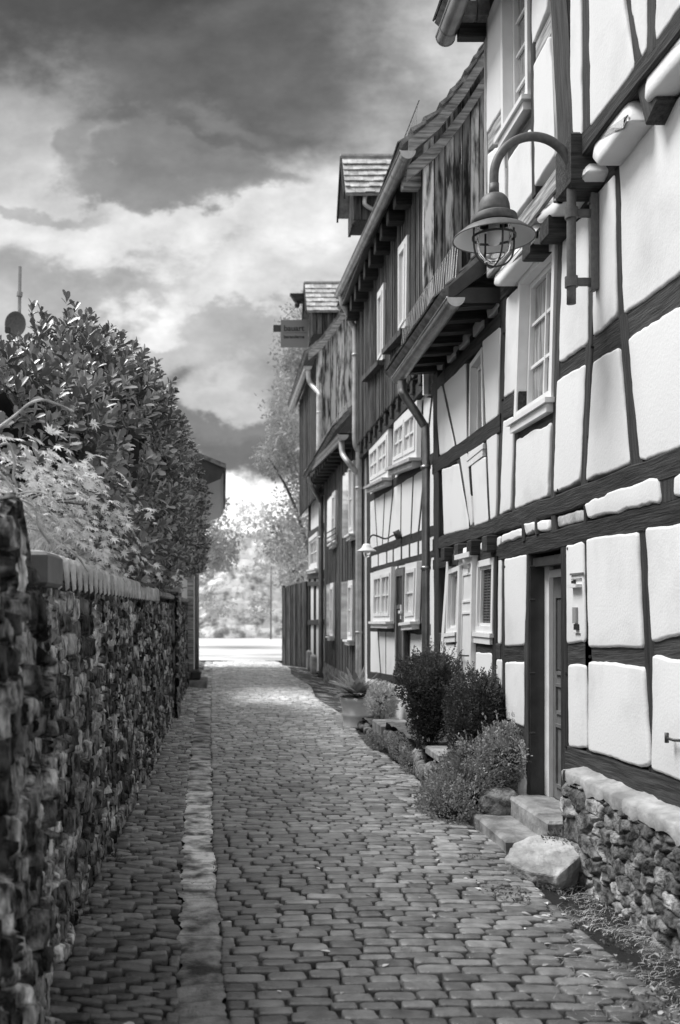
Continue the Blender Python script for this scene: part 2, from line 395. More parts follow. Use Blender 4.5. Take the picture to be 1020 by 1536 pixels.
def gutter(parent, A, B, r=.075, hook=.55, m='zinc'):
    """half-round gutter from A to B with beads and hanger straps"""
    A = Vector(A); B = Vector(B); d = (B-A).normalized(); s = Vector((1,0,0)); s = (s-d*s.dot(d)).normalized(); u = s.cross(d); 
    if u.z < 0: u = -u
    mb = MB(); n = 10; L_ = (B-A).length
    def ringv(c, r_): return [c+s*(math.cos(math.pi+math.pi*j/n)*r_)+u*(math.sin(math.pi+math.pi*j/n)*r_) for j in range(n+1)]
    k = 12; vs = []; fs = []
    for i in range(k+1): vs += ringv(A+d*L_*i/k, r)
    for i in range(k+1): vs += ringv(A+d*L_*i/k, r-.006)
    o = (k+1)*(n+1)
    for i in range(k):
        for j in range(n):
            a = i*(n+1)+j; fs.append((a, a+1, a+n+2, a+n+1)); fs.append((o+a, o+a+n+1, o+a+n+2, o+a+1))
    mb.add(vs, fs); mb.tube([A-s*r, B-s*r], .011, 6)
    g = mb.build('gutter', M[m], parent, True)
    i = .15
    while i < L_:
        mb = MB(); c = A+d*i; vs = ringv(c-d*.010, r+.004)+ringv(c+d*.010, r+.004); mb.add(vs, [(j, j+1, j+n+2, j+n+1) for j in range(n)]); mb.build('strap', M['zinc'], g); i += hook
    for c in (A-d*.004, B+d*.004):
        mb = MB(); v2 = ringv(c, r+.006)+ringv(c+d*.003, r+.006); q = n+1
        mb.add(v2, [tuple(range(q)), tuple(range(q, 2*q))[::-1]]+[(j, j+1, j+1+q, j+q) for j in range(n)]+[(n, 0, q, n+q)]); mb.build('end_cap', M['zinc_pale'], g)
    return g
def smooth_path(pts, n=6):
    pts = [Vector(p) for p in pts]; out = []
    P_ = [pts[0]]+pts+[pts[-1]]
    for i in range(1, len(P_)-2):
        for j in range(n):
            t = j/n; a, b_, c, d = P_[i-1], P_[i], P_[i+1], P_[i+2]
            out.append(.5*((2*b_)+(c-a)*t+(2*a-5*b_+4*c-d)*t*t+(3*b_-a-3*c+d)*t**3))
    out.append(pts[-1]); return out
def downpipe(parent, pts, r=.045, m='zinc_pale', rings=()):
    mb = MB(); mb.tube(smooth_path(pts, 5), r, 12); 
    for p in rings: mb.tube([Vector(p)-Vector((0,0,.02)), Vector(p)+Vector((0,0,.02))], r+.01, 12)
    return mb.build('downpipe', M[m], parent, True)
def tiles(mb, o, du, dv, nu, nv, up, w=.17, h=.16, th=.014, tlo=.7, thi=1.2, wav=.01):
    """plain tiles: o corner, du unit along the eave, dv unit up the slope"""
    o, du, dv, up = map(Vector, (o, du, dv, up))
    for j in range(nv):
        for i in range(nu+1):
            a = max(0, i*w-(j % 2)*w*.5); b_ = min(nu*w, a+w if not (i == 0 and j % 2) else w*.5)
            if b_-a < .02: continue
            t = tlo+(thi-tlo)*random.random(); l = random.random()*wav
            p = [o+du*(a+.002)+dv*(j*h-.0)+up*(th*1.9+l), o+du*(b_-.002)+dv*(j*h)+up*(th*1.9+l+random.random()*.004), o+du*(b_-.002)+dv*(j*h+h*1.25)+up*(th*.6), o+du*(a+.002)+dv*(j*h+h*1.25)+up*(th*.6)]
            mb.hexa([q-up*th for q in p]+p, t)
# ================================================================== camera, sky, sun
cd = bpy.data.cameras.new('camera'); cam = bpy.data.objects.new('camera', cd); col.objects.link(cam); sc.camera = cam
cam.location = (0, 0, EYE); cam.rotation_euler = (R(90), 0, 0)
cd.lens = 35; cd.sensor_width = 36; cd.sensor_fit = 'AUTO'; cd.shift_x = (510-CX)/1536; cd.shift_y = (CY-768)/1536
cd.clip_start = .05; cd.clip_end = 2000; cd.dof.use_dof = True; cd.dof.focus_distance = 7.4; cd.dof.aperture_fstop = 2.3
sc.view_settings.view_transform = 'Standard'; sc.view_settings.look = 'None'; sc.view_settings.exposure = .36; sc.view_settings.gamma = 1
sd = bpy.data.lights.new('sun', 'SUN'); sun = bpy.data.objects.new('sun', sd); col.objects.link(sun)
SUNV = Vector((-.62, .14, 1.0)).normalized()
sun.rotation_euler = SUNV.to_track_quat('Z', 'Y').to_euler(); sd.energy = 3.2; sd.angle = R(26); sd.color = (1, 1, 1)
w = bpy.data.worlds.new('World'); sc.world = w; w.use_nodes = True
nt = w.node_tree; N = nt.nodes; L = nt.links; bg = N['Background']; bg.inputs['Strength'].default_value = .125
sky = N.new('ShaderNodeTexSky'); sky.sky_type = 'NISHITA'; sky.sun_disc = False
sky.sun_elevation = math.asin(SUNV.z); sky.sun_rotation = math.atan2(SUNV.x, SUNV.y)
bw = N.new('ShaderNodeRGBToBW'); L.new(sky.outputs[0], bw.inputs[0])
tc = N.new('ShaderNodeTexCoord'); sp = N.new('ShaderNodeSeparateXYZ'); L.new(tc.outputs['Generated'], sp.inputs[0])
def mth(op, a, b_=None, c=None, clamp=False):
    n = N.new('ShaderNodeMath'); n.operation = op; n.use_clamp = clamp
    for i, x in enumerate((a, b_, c)):
        if x is None: continue
        if isinstance(x, (int, float)): n.inputs[i].default_value = x
        else: L.new(x, n.inputs[i])
    return n.outputs[0]
yy = mth('MAXIMUM', sp.outputs[1], .12)
U = mth('DIVIDE', sp.outputs[0], yy); V = mth('DIVIDE', sp.outputs[2], yy)   # tangents of the direction: clouds at fixed bearings
cb = N.new('ShaderNodeCombineXYZ'); L.new(U, cb.inputs[0]); L.new(V, cb.inputs[1])
def noise(scale, detail=8, rough=.55, off=0, stretch=(1,1.5,1)):
    mp = N.new('ShaderNodeMapping'); mp.inputs['Location'].default_value = (off, off*.7, off*.3); mp.inputs['Scale'].default_value = stretch; L.new(cb.outputs[0], mp.inputs[0])
    n = N.new('ShaderNodeTexNoise'); n.inputs['Scale'].default_value = scale; n.inputs['Detail'].default_value = detail; n.inputs['Roughness'].default_value = rough
    L.new(mp.outputs[0], n.inputs[0]); return n.outputs[0]
n1 = noise(5.5, 9, .58, 3); n2 = noise(5.5, 9, .58, 11); n3 = noise(13, 8, .6, 5); n4 = noise(3, 6, .5, 8)
Uw = mth('ADD', U, mth('MULTIPLY', mth('SUBTRACT', n1, .5), .30)); Vw = mth('ADD', V, mth('MULTIPLY', mth('SUBTRACT', n2, .5), .22))
Uw = mth('ADD', Uw, mth('MULTIPLY', mth('SUBTRACT', n3, .5), .07)); Vw = mth('ADD', Vw, mth('MULTIPLY', mth('SUBTRACT', n3, .5), .06))
def blob(cx, cy, rx, ry, ang=0, soft=.6, warp=True):
    u = Uw if warp else U; v = Vw if warp else V
    du = mth('SUBTRACT', u, (cx-CX)/FPX); dv = mth('SUBTRACT', v, (CY-cy)/FPX); c, s = math.cos(R(ang)), math.sin(R(ang))
    a = mth('DIVIDE', mth('ADD', mth('MULTIPLY', du, c), mth('MULTIPLY', dv, s)), rx/FPX)
    b_ = mth('DIVIDE', mth('SUBTRACT', mth('MULTIPLY', dv, c), mth('MULTIPLY', du, s)), ry/FPX)
    r = mth('SQRT', mth('ADD', mth('MULTIPLY', a, a), mth('MULTIPLY', b_, b_)))
    mr = N.new('ShaderNodeMapRange'); mr.interpolation_type = 'SMOOTHERSTEP'; mr.inputs['From Min'].default_value = 1+soft; mr.inputs['From Max'].default_value = max(0, 1-soft)
    L.new(r, mr.inputs['Value']); return mr.outputs[0]
def lay(base, val, mask, k=1.):
    if isinstance(val, (int, float)): d = mth('SUBTRACT', val, base)
    else: d = mth('SUBTRACT', val, base)
    return mth('ADD', base, mth('MULTIPLY', d, mth('MULTIPLY', mask, k)))
S = lay(mth('MULTIPLY', bw.outputs[0], .0), 6.4, mth('MULTIPLY', V, 0., .0), 1)
S = mth('ADD', mth('MULTIPLY', bw.outputs[0], .25), 5.2)
for args, val, k in (
    ((60, 210, 300, 190, 0, .9), 3.3, .75), ((170, -50, 640, 150, 0, .7), .55, .97), ((80, 40, 260, 90, 0, .9), .6, .7),
    ((420, 135, 300, 115, 3, .45), 1.0, .94), ((600, 200, 200, 90, -10, .8), 1.9, .6), ((330, 200, 200, 80, -8, .45), 1.1, .85),
    ((320, 192, 60, 22, 0, .9), 2.6, .4), ((760, 250, 170, 240, 0, .9), 6, .7), ((20, 200, 110, 95, 0, .8), 3.4, .8), ((560, 330, 240, 90, 0, .8), 7.6, .75), ((30, 300, 160, 90, 0, .9), 5.5, .6),
    ((380, 352, 560, 42, 2, .9), 6.2, .85),
    ((250, 268, 150, 40, -6, .35), 1.8, .9), ((110, 215, 55, 26, 25, .5), 2.2, .8), ((60, 300, 80, 16, 0, .6), 2.8, .7), ((330, 290, 130, 30, 0, .4), 2.2, .7),
    ((190, 485, 380, 90, -2, .22), 4.2, .92), ((430, 500, 160, 90, 0, .5), 3.7, .8), ((80, 430, 130, 40, 0, .6), 3.0, .7), ((370, 432, 120, 30, 0, .4), 6.8, .6), ((235, 455, 34, 26, 0, .6), 7.5, .6), ((520, 440, 90, 40, 0, .6), 6.0, .6),
    ((300, 610, 330, 75, 0, .35), 1.5, .9), ((340, 555, 95, 36, 0, .35), 5.2, .8), ((440, 660, 170, 34, 0, .4), 1.5, .88),
    ((330, 850, 900, 160, 0, .14), 11, .98)):
    S = lay(S, val, blob(*args), k)
mod = mth('ADD', .25, mth('MULTIPLY', n3, 1.5)); n5 = noise(26, 8, .6, 21); mod = mth('MULTIPLY', mod, mth('ADD', .65, mth('MULTIPLY', n5, .7))); S = mth('MULTIPLY', S, lay(1., mod, .6))
S = mth('MULTIPLY', S, mth('ADD', .60, mth('MULTIPLY', n4, .46)))
# behind the camera: an even bright overcast
back = N.new('ShaderNodeMapRange'); back.inputs['From Min'].default_value = .25; back.inputs['From Max'].default_value = -.1; L.new(sp.outputs[1], back.inputs['Value'])
S = lay(S, mth('ADD', mth('MULTIPLY', bw.outputs[0], .3), 4.2), back.outputs[0])
low = N.new('ShaderNodeMapRange'); low.inputs['From Min'].default_value = .0; low.inputs['From Max'].default_value = -.05; L.new(sp.outputs[2], low.inputs['Value'])
S = lay(S, 1.2, low.outputs[0])
L.new(mth('MAXIMUM', S, .2), bg.inputs['Color'])

# ================================================================== ground
def gz(x, y):
    x = np.asarray(x, float); y = np.asarray(y, float)
    z = -.030*np.clip(x-.95, -1.15, 1.2)**2+.015
    z = z+np.where(x < -.15, (-.15-x)*.07, 0)+np.where(x > 1.7, -(x-1.7)*.10, 0)
    return z+.018*(vnoise(x*1.3+5, y*.9, 3)-.5)+.012*(vnoise(x*4, y*3.4, 9)-.5)
def gz1(x, y): return float(gz(np.array([x]), np.array([y]))[0])
xs = np.concatenate([np.linspace(-150, -3, 8), np.linspace(-1.4, 3.2, 93), np.linspace(5, 150, 8)])
ys = np.concatenate([[-60, -30, -10], np.linspace(-2, 12, 281), np.linspace(12.2, 40, 120), [60, 90, 120, 200]])
X_, Y_ = np.meshgrid(xs, ys, indexing='ij'); inn = (X_ > -1.5) & (X_ < 3.3) & (Y_ > -3) & (Y_ < 45)
Z_ = np.where(inn, gz(X_, Y_)-.022+.014*(fbm(X_*9, Y_*9, 3, 5)-.5), -.16)
wv = np.clip((X_-1.75)/.4, 0, 1); Z_ = Z_+np.where(inn, wv*.03*fbm(X_*6, Y_*6, 4, 2), 0)
kind(grid_sheet('ground', M['soil'], None, np.stack([X_, Y_, Z_], -1), np.interp(Y_, [5, 9, 16, 28], [1, 1.4, 2.6, 3.6]), len(xs), len(ys)))  # joint soil paler with distance: the far sheen is painted into its tone
# cobbles: every stone its own rounded block
NS = 12
def stone_template():
    v = []; f = []
    for rr, zz in ((1.0, -.06), (1.0, .0), (.978, .0075), (.90, .0110), (.45, .0122)):
        for k in range(NS):
            a = 2*math.pi*(k+.5)/NS; c, s = math.cos(a), math.sin(a); e = .34
            v.append((rr*.5*math.copysign(abs(c)**e, c), rr*.5*math.copysign(abs(s)**e, s), zz))
    v.append((0, 0, .0125))
    for i in range(4):
        for k in range(NS): a = i*NS+k; b_ = i*NS+(k+1) % NS; f.append((a, b_, b_+NS, a+NS))
    for k in range(NS): f.append((4*NS+k, 4*NS+(k+1) % NS, 5*NS))
    return np.array(v), f
SV, SF = stone_template()
def dc(y): return float(np.interp(y, [2, 4.1, 7.6, 13.7, 24, 33], [-.05, -.085, -.195, -.295, -.41, -.45]))
def dwd(y): return .095+.02*min(1, max(0, (y-4)/6))
def stones(mb, x0f, x1f, y0, y1, wx, wy, tilt, tlo, thi, gap=.014, arch=.0, skew=0.):
    y = y0; r = 0
    while y < y1:
        h = wy*(.8+.4*random.random()); 
        a, b_ = x0f(y), x1f(y); x = a-random.random()*wx*.6
        while x < b_-.02:
            ww = wx*(.68+.62*random.random()); xa = max(x, a); xb = min(x+ww, b_)
            if xb-xa > .05:
                cx = (xa+xb)/2; yc = y+h/2+arch*math.sin((cx-a)/(b_-a)*math.pi)+.02*math.sin(y*2.1+cx*2)+skew*(cx-a)+(random.random()-.5)*.016
                s = SV.copy(); j = RNG.normal(size=(NS,2))*.018
                for k in range(4): s[k*NS:(k+1)*NS, :2] += j
                s[:,0] *= (xb-xa-gap*(.6+random.random()*.8)); s[:,1] *= (h-gap*(.6+random.random()*.8)); s[:,2] *= (.8+.4*random.random())
                an = (random.random()-.5)*.10; c_, s_ = math.cos(an), math.sin(an)
                px_ = s[:,0]*c_-s[:,1]*s_; py_ = s[:,0]*s_+s[:,1]*c_
                tx, ty = (random.random()-.5)*tilt, (random.random()-.5)*tilt
                z = gz(cx+px_, yc+py_)*.35+gz1(cx, yc)*.65+s[:,2]+px_*tx+py_*ty+(random.random()-.5)*tilt*.06
                v = np.stack([cx+px_, yc+py_, z], 1); t = (tlo+(thi-tlo)*random.random()**1.3)*float(np.interp(yc, [4, 7, 12, 20, 34], [.36, 1.05, 2.1, 3.1, 3.6]))  # vignette near and grazing sheen far are painted into the stone tone
                o = random.random()*40; mb.add(v.tolist(), SF, t, (v+o).tolist())
            x += ww
        y += h; r += 1
mb = MB()
stones(mb, lambda y: dc(y)+dwd(y)+.01*math.sin(y*5), lambda y: 2.02+.08*math.sin(y*.9)-(.12 if y > 12 else 0), 2.2, 33, .172, .094, .036, .75, 1.7, arch=.08, gap=.012)
kind(mb.build('cobbled_street', M['cobble'], None, True))
mb = MB()
stones(mb, lambda y: -.85, lambda y: dc(y)-dwd(y)-.01*math.sin(y*7), 2.2, 28, .14, .075, .26, .5, 1.5, gap=.013, skew=-.22)
kind(mb.build('cobbled_strip', M['cobble'], None, True))
vv = np.arange(2.2, 33, .02); tt = np.linspace(-1, 1, 13); Yd, Td = np.meshgrid(vv, tt, indexing='ij')   # drain of worn flat slabs
cxd = np.interp(Yd, [2, 4.1, 7.6, 13.7, 24, 33], [-.05, -.085, -.195, -.295, -.41, -.45]); wdd = (.108+.02*np.clip((Yd-4)/6, 0, 1))*(1+.35*(fbm(Yd*13, Td*2+3, 4, 4)-.5)*2)
Xd = cxd+Td*wdd+.006*(vnoise(Yd*22, Td*2, 4)-.5)
sl = _hash(np.floor(Yd/.21+.3*np.sin(Yd*3)).astype(int), (Td*0).astype(int), 4)
grid_ = (Xd, Yd, gz(Xd, Yd)+.0035-.010*np.abs(Td)**6+.007*(fbm(Xd*16, Yd*16, 3, 2)-.5)-.003*(((Yd/.21+.3*np.sin(Yd*3)) % 1) < .09))
kind(grid_sheet('drain_strip', M['gutter_slab'], None, np.stack(grid_, -1), (.8+.3*sl+1.6*(fbm(Yd*.9, Td*.5, 3, 8)-.45)+.9*np.exp(-((Yd-7.5)/2.6)**2))*np.where(((Yd/.21+.3*np.sin(Yd*3)) % 1) < .09, .65, 1)*np.interp(Yd, [4, 5.5, 7, 10, 25], [.38, .55, .9, 1, 1.6]), len(vv), 13))
xs = np.linspace(-30, 40, 60); ys = np.linspace(33.2, 61, 40); X_, Y_ = np.meshgrid(xs, ys, indexing='ij')
kind(grid_sheet('far_road', M['far_road'], None, np.stack([X_, Y_, .012+.01*fbm(X_, Y_, 2)], -1), np.ones(X_.shape), 60, 40))

# ================================================================== left wall
def wall_sheet(parent, name, u0, u1, z0, z1, fn, nu, nv, cu, cv, depth, seed, m='rubble', top=None, geo=1., tl=.28, th=2.5):
    t = np.linspace(0, 1, nu); u = u0*(u1/u0)**t if geo == 'g' else u0+(u1-u0)*t
    v = np.linspace(z0, z1, nv); U_, V_ = np.meshgrid(u, v, indexing='ij')
    if top is not None: V_ = z0+(V_-z0)/(z1-z0)*(top(U_)-z0)
    wu = U_+.10*(fbm(U_*2, V_*2, 3, seed)-.5)+.022*(vnoise(U_*14, V_*14, seed+3)-.5); wv_ = V_+.10*(fbm(U_*2+40, V_*2, 3, seed)-.5)+.018*(vnoise(U_*14+9, V_*14, seed+8)-.5)
    e, i1, i2 = cells(wu, wv_, cu, cv, seed); e2, j1, j2 = cells(wu*1.02+3, wv_, cu*.42, cv*.62, seed+50)
    small = fbm(U_*.9, V_*1.1, 2, seed+5) > .52
    e = np.where(small, e2*.8, e); i1 = np.where(small, j1, i1); i2 = np.where(small, j2, i2)
    k = np.clip(e/.13, 0, 1); k = k*k*(3-2*k)
    h = depth*(k*(.35+1.1*i1)-.5)+.034*(fbm(U_*13, V_*5, 4, seed+2)-.5)+.016*(fbm(U_*34, V_*40, 3, seed+4)-.5)+k*depth*1.2*((wu*5+i2*9) % 1-.5)*(i2-.5)
    tone = (tl+(th-tl)*i2**2)*np.where(k < .3, .62+.75*fbm(U_*4, V_*4, 3, seed+9), 1)*(.75+.5*fbm(U_*8, V_*8, 3, seed+6))
    pos = fn(U_, V_, h); return grid_sheet(name, M[m], parent, pos, tone, nu, nv)
WX = -.80
lw = thing('stone_wall', 'long dark rubble stone garden wall along the left edge of the cobbled lane', 'wall', (WX, 4, 0))
wall_sheet(lw, 'masonry', 3.9, 25.5, -.12, 1.80, lambda U_, V_, h: np.stack([WX+h-.02*(V_-.9)+.05*(fbm(U_*.5, V_*.8, 2, 4)-.5), U_, V_], -1), 1700, 170, .27, .105, .040, 11, geo='g')
mb = MB(); mb.box(WX-.36, WX-.07, 3.9, 25.5, -.15, 1.84, .35); mb.build('wall_core', M['rubble'], lw)
# coping: ribbed tiles with tongue shaped noses towards the street
mb = MB(); y = 4.55; n = 0
while y < 11.8:
    t = .8+.4*random.random(); pth = []
    mb.hexa([(WX-.20, y, 1.885), (WX-.36, y, 1.955), (WX-.36, y+.215, 1.955), (WX-.20, y+.215, 1.885), (WX-.20, y, 1.92), (WX-.36, y, 1.985), (WX-.36, y+.215, 1.985), (WX-.20, y+.215, 1.92)], t)
    # tongue
    vs = []; k = 7; pf = ((-.34, .055, .104), (-.06, .028, .106), (.0, .012, .102), (.014, -.012, .084), (.018, -.05, .060), (.020, -.10, .040), (.020, -.142, .012))
    for dx, dz, hw in pf:
        for j in range(k): a = math.pi*j/(k-1); vs.append((WX+.01+dx+(.010 if dx < .01 else .016)*math.sin(a), y+.107-math.cos(a)*hw, 1.935+dz+.014*math.sin(a)))
    mb.add(vs, [(r_*k+j, r_*k+j+1, (r_+1)*k+j+1, (r_+1)*k+j) for r_ in range(len(pf)-1) for j in range(k-1)], t)
    y += .222; n += 1
mb.build('tile_coping', M['coping'], lw)
mb = MB(); mb.box(WX-.38, WX+.07, 4.14, 4.53, 1.80, 1.945, .6, bev=.015); y = 11.85
mb.build('end_tile', M['grey_paint'], lw)
mb = MB()
while y < 25.4: l = .5+.4*random.random(); mb.box(WX-.38, WX+.05, y, y+l-.01, 1.86+random.random()*.01, 1.925+random.random()*.02, .8+.4*random.random(), bev=.015); y += l
mb.build('slab_coping', M['tile'], lw)
tp = thing('stone_wall', 'taller rough stone wall end nearest the viewer at the left edge', 'wall', (WX, 3, 0))
topf = lambda u: 2.08-.38*np.clip((u-3.62)/.5, 0, 1)**1.6+.05*np.sin(u*9)
wall_sheet(tp, 'masonry', .8, 4.14, -.12, 2.06, lambda U_, V_, h: np.stack([WX+.055+h-.02*(V_-.9), U_, V_], -1), 420, 190, .30, .17, .07, 31, top=topf)
uu, tt = np.meshgrid(np.linspace(.8, 4.14, 120), np.linspace(0, 1, 24), indexing='ij')
hh = topf(uu)+.05*(fbm(uu*6, tt*3, 3, 8)-.5)+.05*np.sin(tt*math.pi)-.02
grid_sheet('wall_top', M['rubble'], tp, np.stack([WX+.05-tt*.42, uu, hh], -1), .7+.6*fbm(uu*5, tt*2, 3, 2), 120, 24)
mb = MB(); mb.box(WX-.36, WX-.03, .8, 4.13, -.15, 1.80); mb.build('wall_core', M['rubble'], tp)
zz, tt = np.meshgrid(np.linspace(0, 1, 60), np.linspace(0, 1, 24), indexing='ij')
grid_sheet('wall_end', M['rubble'], tp, np.stack([WX+.04-tt*.4, 4.14+.03*fbm(zz*9, tt*4, 3, 4), zz*1.84], -1), .7+.6*fbm(zz*9, tt*4, 3, 2), 60, 24)
pl = thing('wall_pier', 'slim stone pier on the left wall just before the far house', 'pier', (-.75, 15.6, 0))
wall_sheet(pl, 'masonry', 15.3, 16.1, -.1, 1.98, lambda U_, V_, h: np.stack([-.72+h, U_, V_], -1), 60, 120, .3, .14, .05, 61, tl=.8, th=2.2)
mb = MB(); mb.box(-1.1, -.745, 15.3, 16.1, -.1, 1.95); mb.build('pier_core', M['rubble'], pl)
mb = MB(); mb.box(-1.15, -.66, 15.22, 16.18, 1.97, 2.05, bev=.02); mb.build('cap_stone', M['tile_pale'], pl)

# laurel -----------------------------------------------------------
E_ = [(-2.5, 6.9, 2.5, 1.15, 1.2, .70), (-1.75, 7.3, 2.7, .95, 1.3, .90), (-1.45, 9.6, 2.95, 1.0, 1.5, 1.42), (-1.38, 12.6, 3.0, .95, 1.9, 1.85), (-1.20, 16.2, 2.9, .86, 2.2, 2.2), (-2.6, 9.5, 2.9, 1.2, 2.5, .75), (-2.4, 13.5, 3.4, 1.2, 2.5, 1.6)]
lau = thing('laurel_hedge', 'big round laurel hedge with glossy leaves bulging over the left stone wall', 'hedge', (-1.7, 10, 0))
p, d = ell_shell(E_, 8200, .74, .15, 3)
ok = (p[:,0] > -3.4) & (p[:,2] > 1.95) & ((p[:,0] < WX-.02) | (p[:,2] > 2.0+np.clip(p[:,1]-10, 0, 4)*.05+.15*fbm(p[:,1]*3, p[:,0]*3, 2, 5))); ok &= ~((p[:,0]/p[:,1] < -.19+.012*np.sin(p[:,2]*20)) & (p[:,2]-1.7 > .268*p[:,1]))   # the crown dips at its near end
p = p[ok]; d = d[ok]
dist = np.clip(p[:,1]/9, .8, 1.5)
tn = .07+.46*(fbm(p[:,1]*1.4, p[:,2]*1.4+p[:,0], 3, 4)-.15)+RNG.random(len(p))**2*.10
P1, T1, N1, S1, C1 = rosettes(p, d, .112, 8, .95, tn)
leaves('foliage', M['leaf_gloss'], lau, P1, T1, N1, S1, C1, T_OVAL)
# upright shoots on the skyline
sh = []; sd_ = []
for c in E_[:4]:
    for k in range(13):
        a = RNG.random()*2*np.pi; r = RNG.random()**.5*.75; b = np.array([c[0]+c[3]*r*np.cos(a), c[1]+c[4]*r*np.sin(a), c[2]+c[5]*math.sqrt(1-r*r)*.97])
        for j in range(5): sh.append(b+np.array([.02*j*RNG.normal(), .02*j*RNG.normal(), .055*j])); sd_.append([0, 0, 1])
sh = np.array(sh); kp = ~((sh[:,0]/sh[:,1] < -.195) & (sh[:,2]-1.7 > .262*sh[:,1])); sh = sh[kp]; sd_ = list(np.array(sd_, float)[kp]); P1, T1, N1, S1, C1 = rosettes(sh, np.array(sd_, float), .10, 5, .75, np.full(len(sh), .17))
leaves('young_shoots', M['leaf_gloss'], lau, P1, T1, N1, S1, C1, T_OVAL)
core('shade_core', lau, [(a, b_, c+.25, d_, e_*.95, f_*.8) for a, b_, c, d_, e_, f_ in E_], .66, .012, M['leaf'])  # near-black filler, stands in for the deep shade in the hedge
mb = MB()
for k in range(9):
    x, y = -1.3-RNG.random()*.8, 6.5+k*1.3; mb.tube([(x, y, 0), (x+.1*RNG.normal(), y+.1, 1.3), (x+.2*RNG.normal(), y+.2*RNG.normal(), 2.6)], [.05, .04, .02], 7)
mb.build('stem', M['bark'], lau, True)
# maple
mp_ = thing('maple_shrub', 'pale star leaved maple spilling over the wall in front of the laurel', 'shrub', (-1.0, 6.2, 0))
PS, TS = [], []
for k in range(230):
    a = np.array([-1.25+RNG.normal()*.15, 6.4+np.clip(RNG.normal(), -1.4, 2)*.75, 2.12+RNG.random()*.5])
    dr = nz(np.array([[.75+RNG.normal()*.25, RNG.normal()*.55, -.15+RNG.normal()*.3]]))[0]; ln = .25+RNG.random()*.45
    for j in range(11):
        t = j/10; q = a+dr*ln*t+np.array([0, 0, -.30*t*t*ln]); PS.append(q+RNG.normal(size=3)*.02); TS.append(dr*.5+RNG.normal(size=3)*.45+np.array([.2, 0, -.55]))
PS = np.array(PS); TS = np.array(TS); ok = (PS[:,2] > 1.93) & (PS[:,0] < -.45); PS = PS[ok]; TS = TS[ok]
leaves('foliage', M['leaf'], mp_, PS, TS, nz(np.array([.35, -.3, 1.])+RNG.normal(size=(len(PS), 3))*.35), (.036+.028*RNG.random(len(PS))), .68+.27*RNG.random(len(PS)), T_MAPLE)
mb = MB()
for k in range(14):
    y = 5.4+k*.12; mb.tube(smooth_path([(-1.35, 6.1, 1.2), (-1.3, y, 1.9), (-1.1, y+RNG.normal()*.2, 2.3), (-.8, y+RNG.normal()*.3, 2.3+RNG.normal()*.12)]), .006, 5)
mb.build('stem', M['bark'], mp_, True)
# dry canes
cn = thing('climbing_canes', 'pale leafless trailing canes arching over the near end of the wall', 'plant', (-1.0, 4.6, 1.9))
for pts, y0, rr in (([(-12,648),(20,625),(45,605),(65,600),(85,606),(110,617)], 4.5, .006), ([(-10,735),(20,745),(50,760),(58,790),(75,815)], 4.3, .005), ([(-15,742),(25,755),(60,790),(66,800),(88,815),(112,830),(132,857)], 4.6, .005),
                   ([(0,668),(12,666),(22,690),(20,715),(25,730)], 4.3, .006), ([(20,742),(60,738),(85,755),(100,768)], 5.0, .004), ([(25,790),(60,797),(78,820),(80,838)], 4.6, .004), ([(-10,708),(5,715),(20,735),(16,738)], 4.2, .005)):
    mb = MB(); mb.tube(smooth_path([Q(a, b_, y0+i*.06) for i, (a, b_) in enumerate(pts)]), rr, 6, tone=4.5); mb.build('cane', M['bark'], cn, True)
def blades(name, label, cat, parent_kind, P0, h, tone, spread=.35, wd=.006, m='leaf', rise=1.):
    n = len(P0); mb = MB()
    for i in range(n):
        b_ = Vector(P0[i]); a = random.random()*6.28; l = h*(.5+.8*random.random()); s = spread*(.3+random.random()); t = tone*(.6+.8*random.random())
        dx, dy = math.cos(a), math.sin(a); wx, wy = -dy*wd, dx*wd; vs = []
        for j in range(4):
            u = j/3; c = b_+Vector((dx*l*s*u*u, dy*l*s*u*u, l*u*(1-.35*min(s, 2.)*u)*rise)); k = (1-u)
            vs += [(c.x-wx*k, c.y-wy*k, c.z), (c.x+wx*k, c.y+wy*k, c.z+.001)]
        mb.add(vs, [(0,1,3,2),(2,3,5,4),(4,5,7,6)], t)
    return mb.build(name, M[m], None)
pp = [(-1.15+random.random()*.25, 4.45+random.random()*1.1, 1.88) for _ in range(700)]
tag(blades('grass_tuft', '', '', None, pp, .30, .38, .7, .004), 'fine pale grass tuft behind the ribbed tile coping', 'grass')

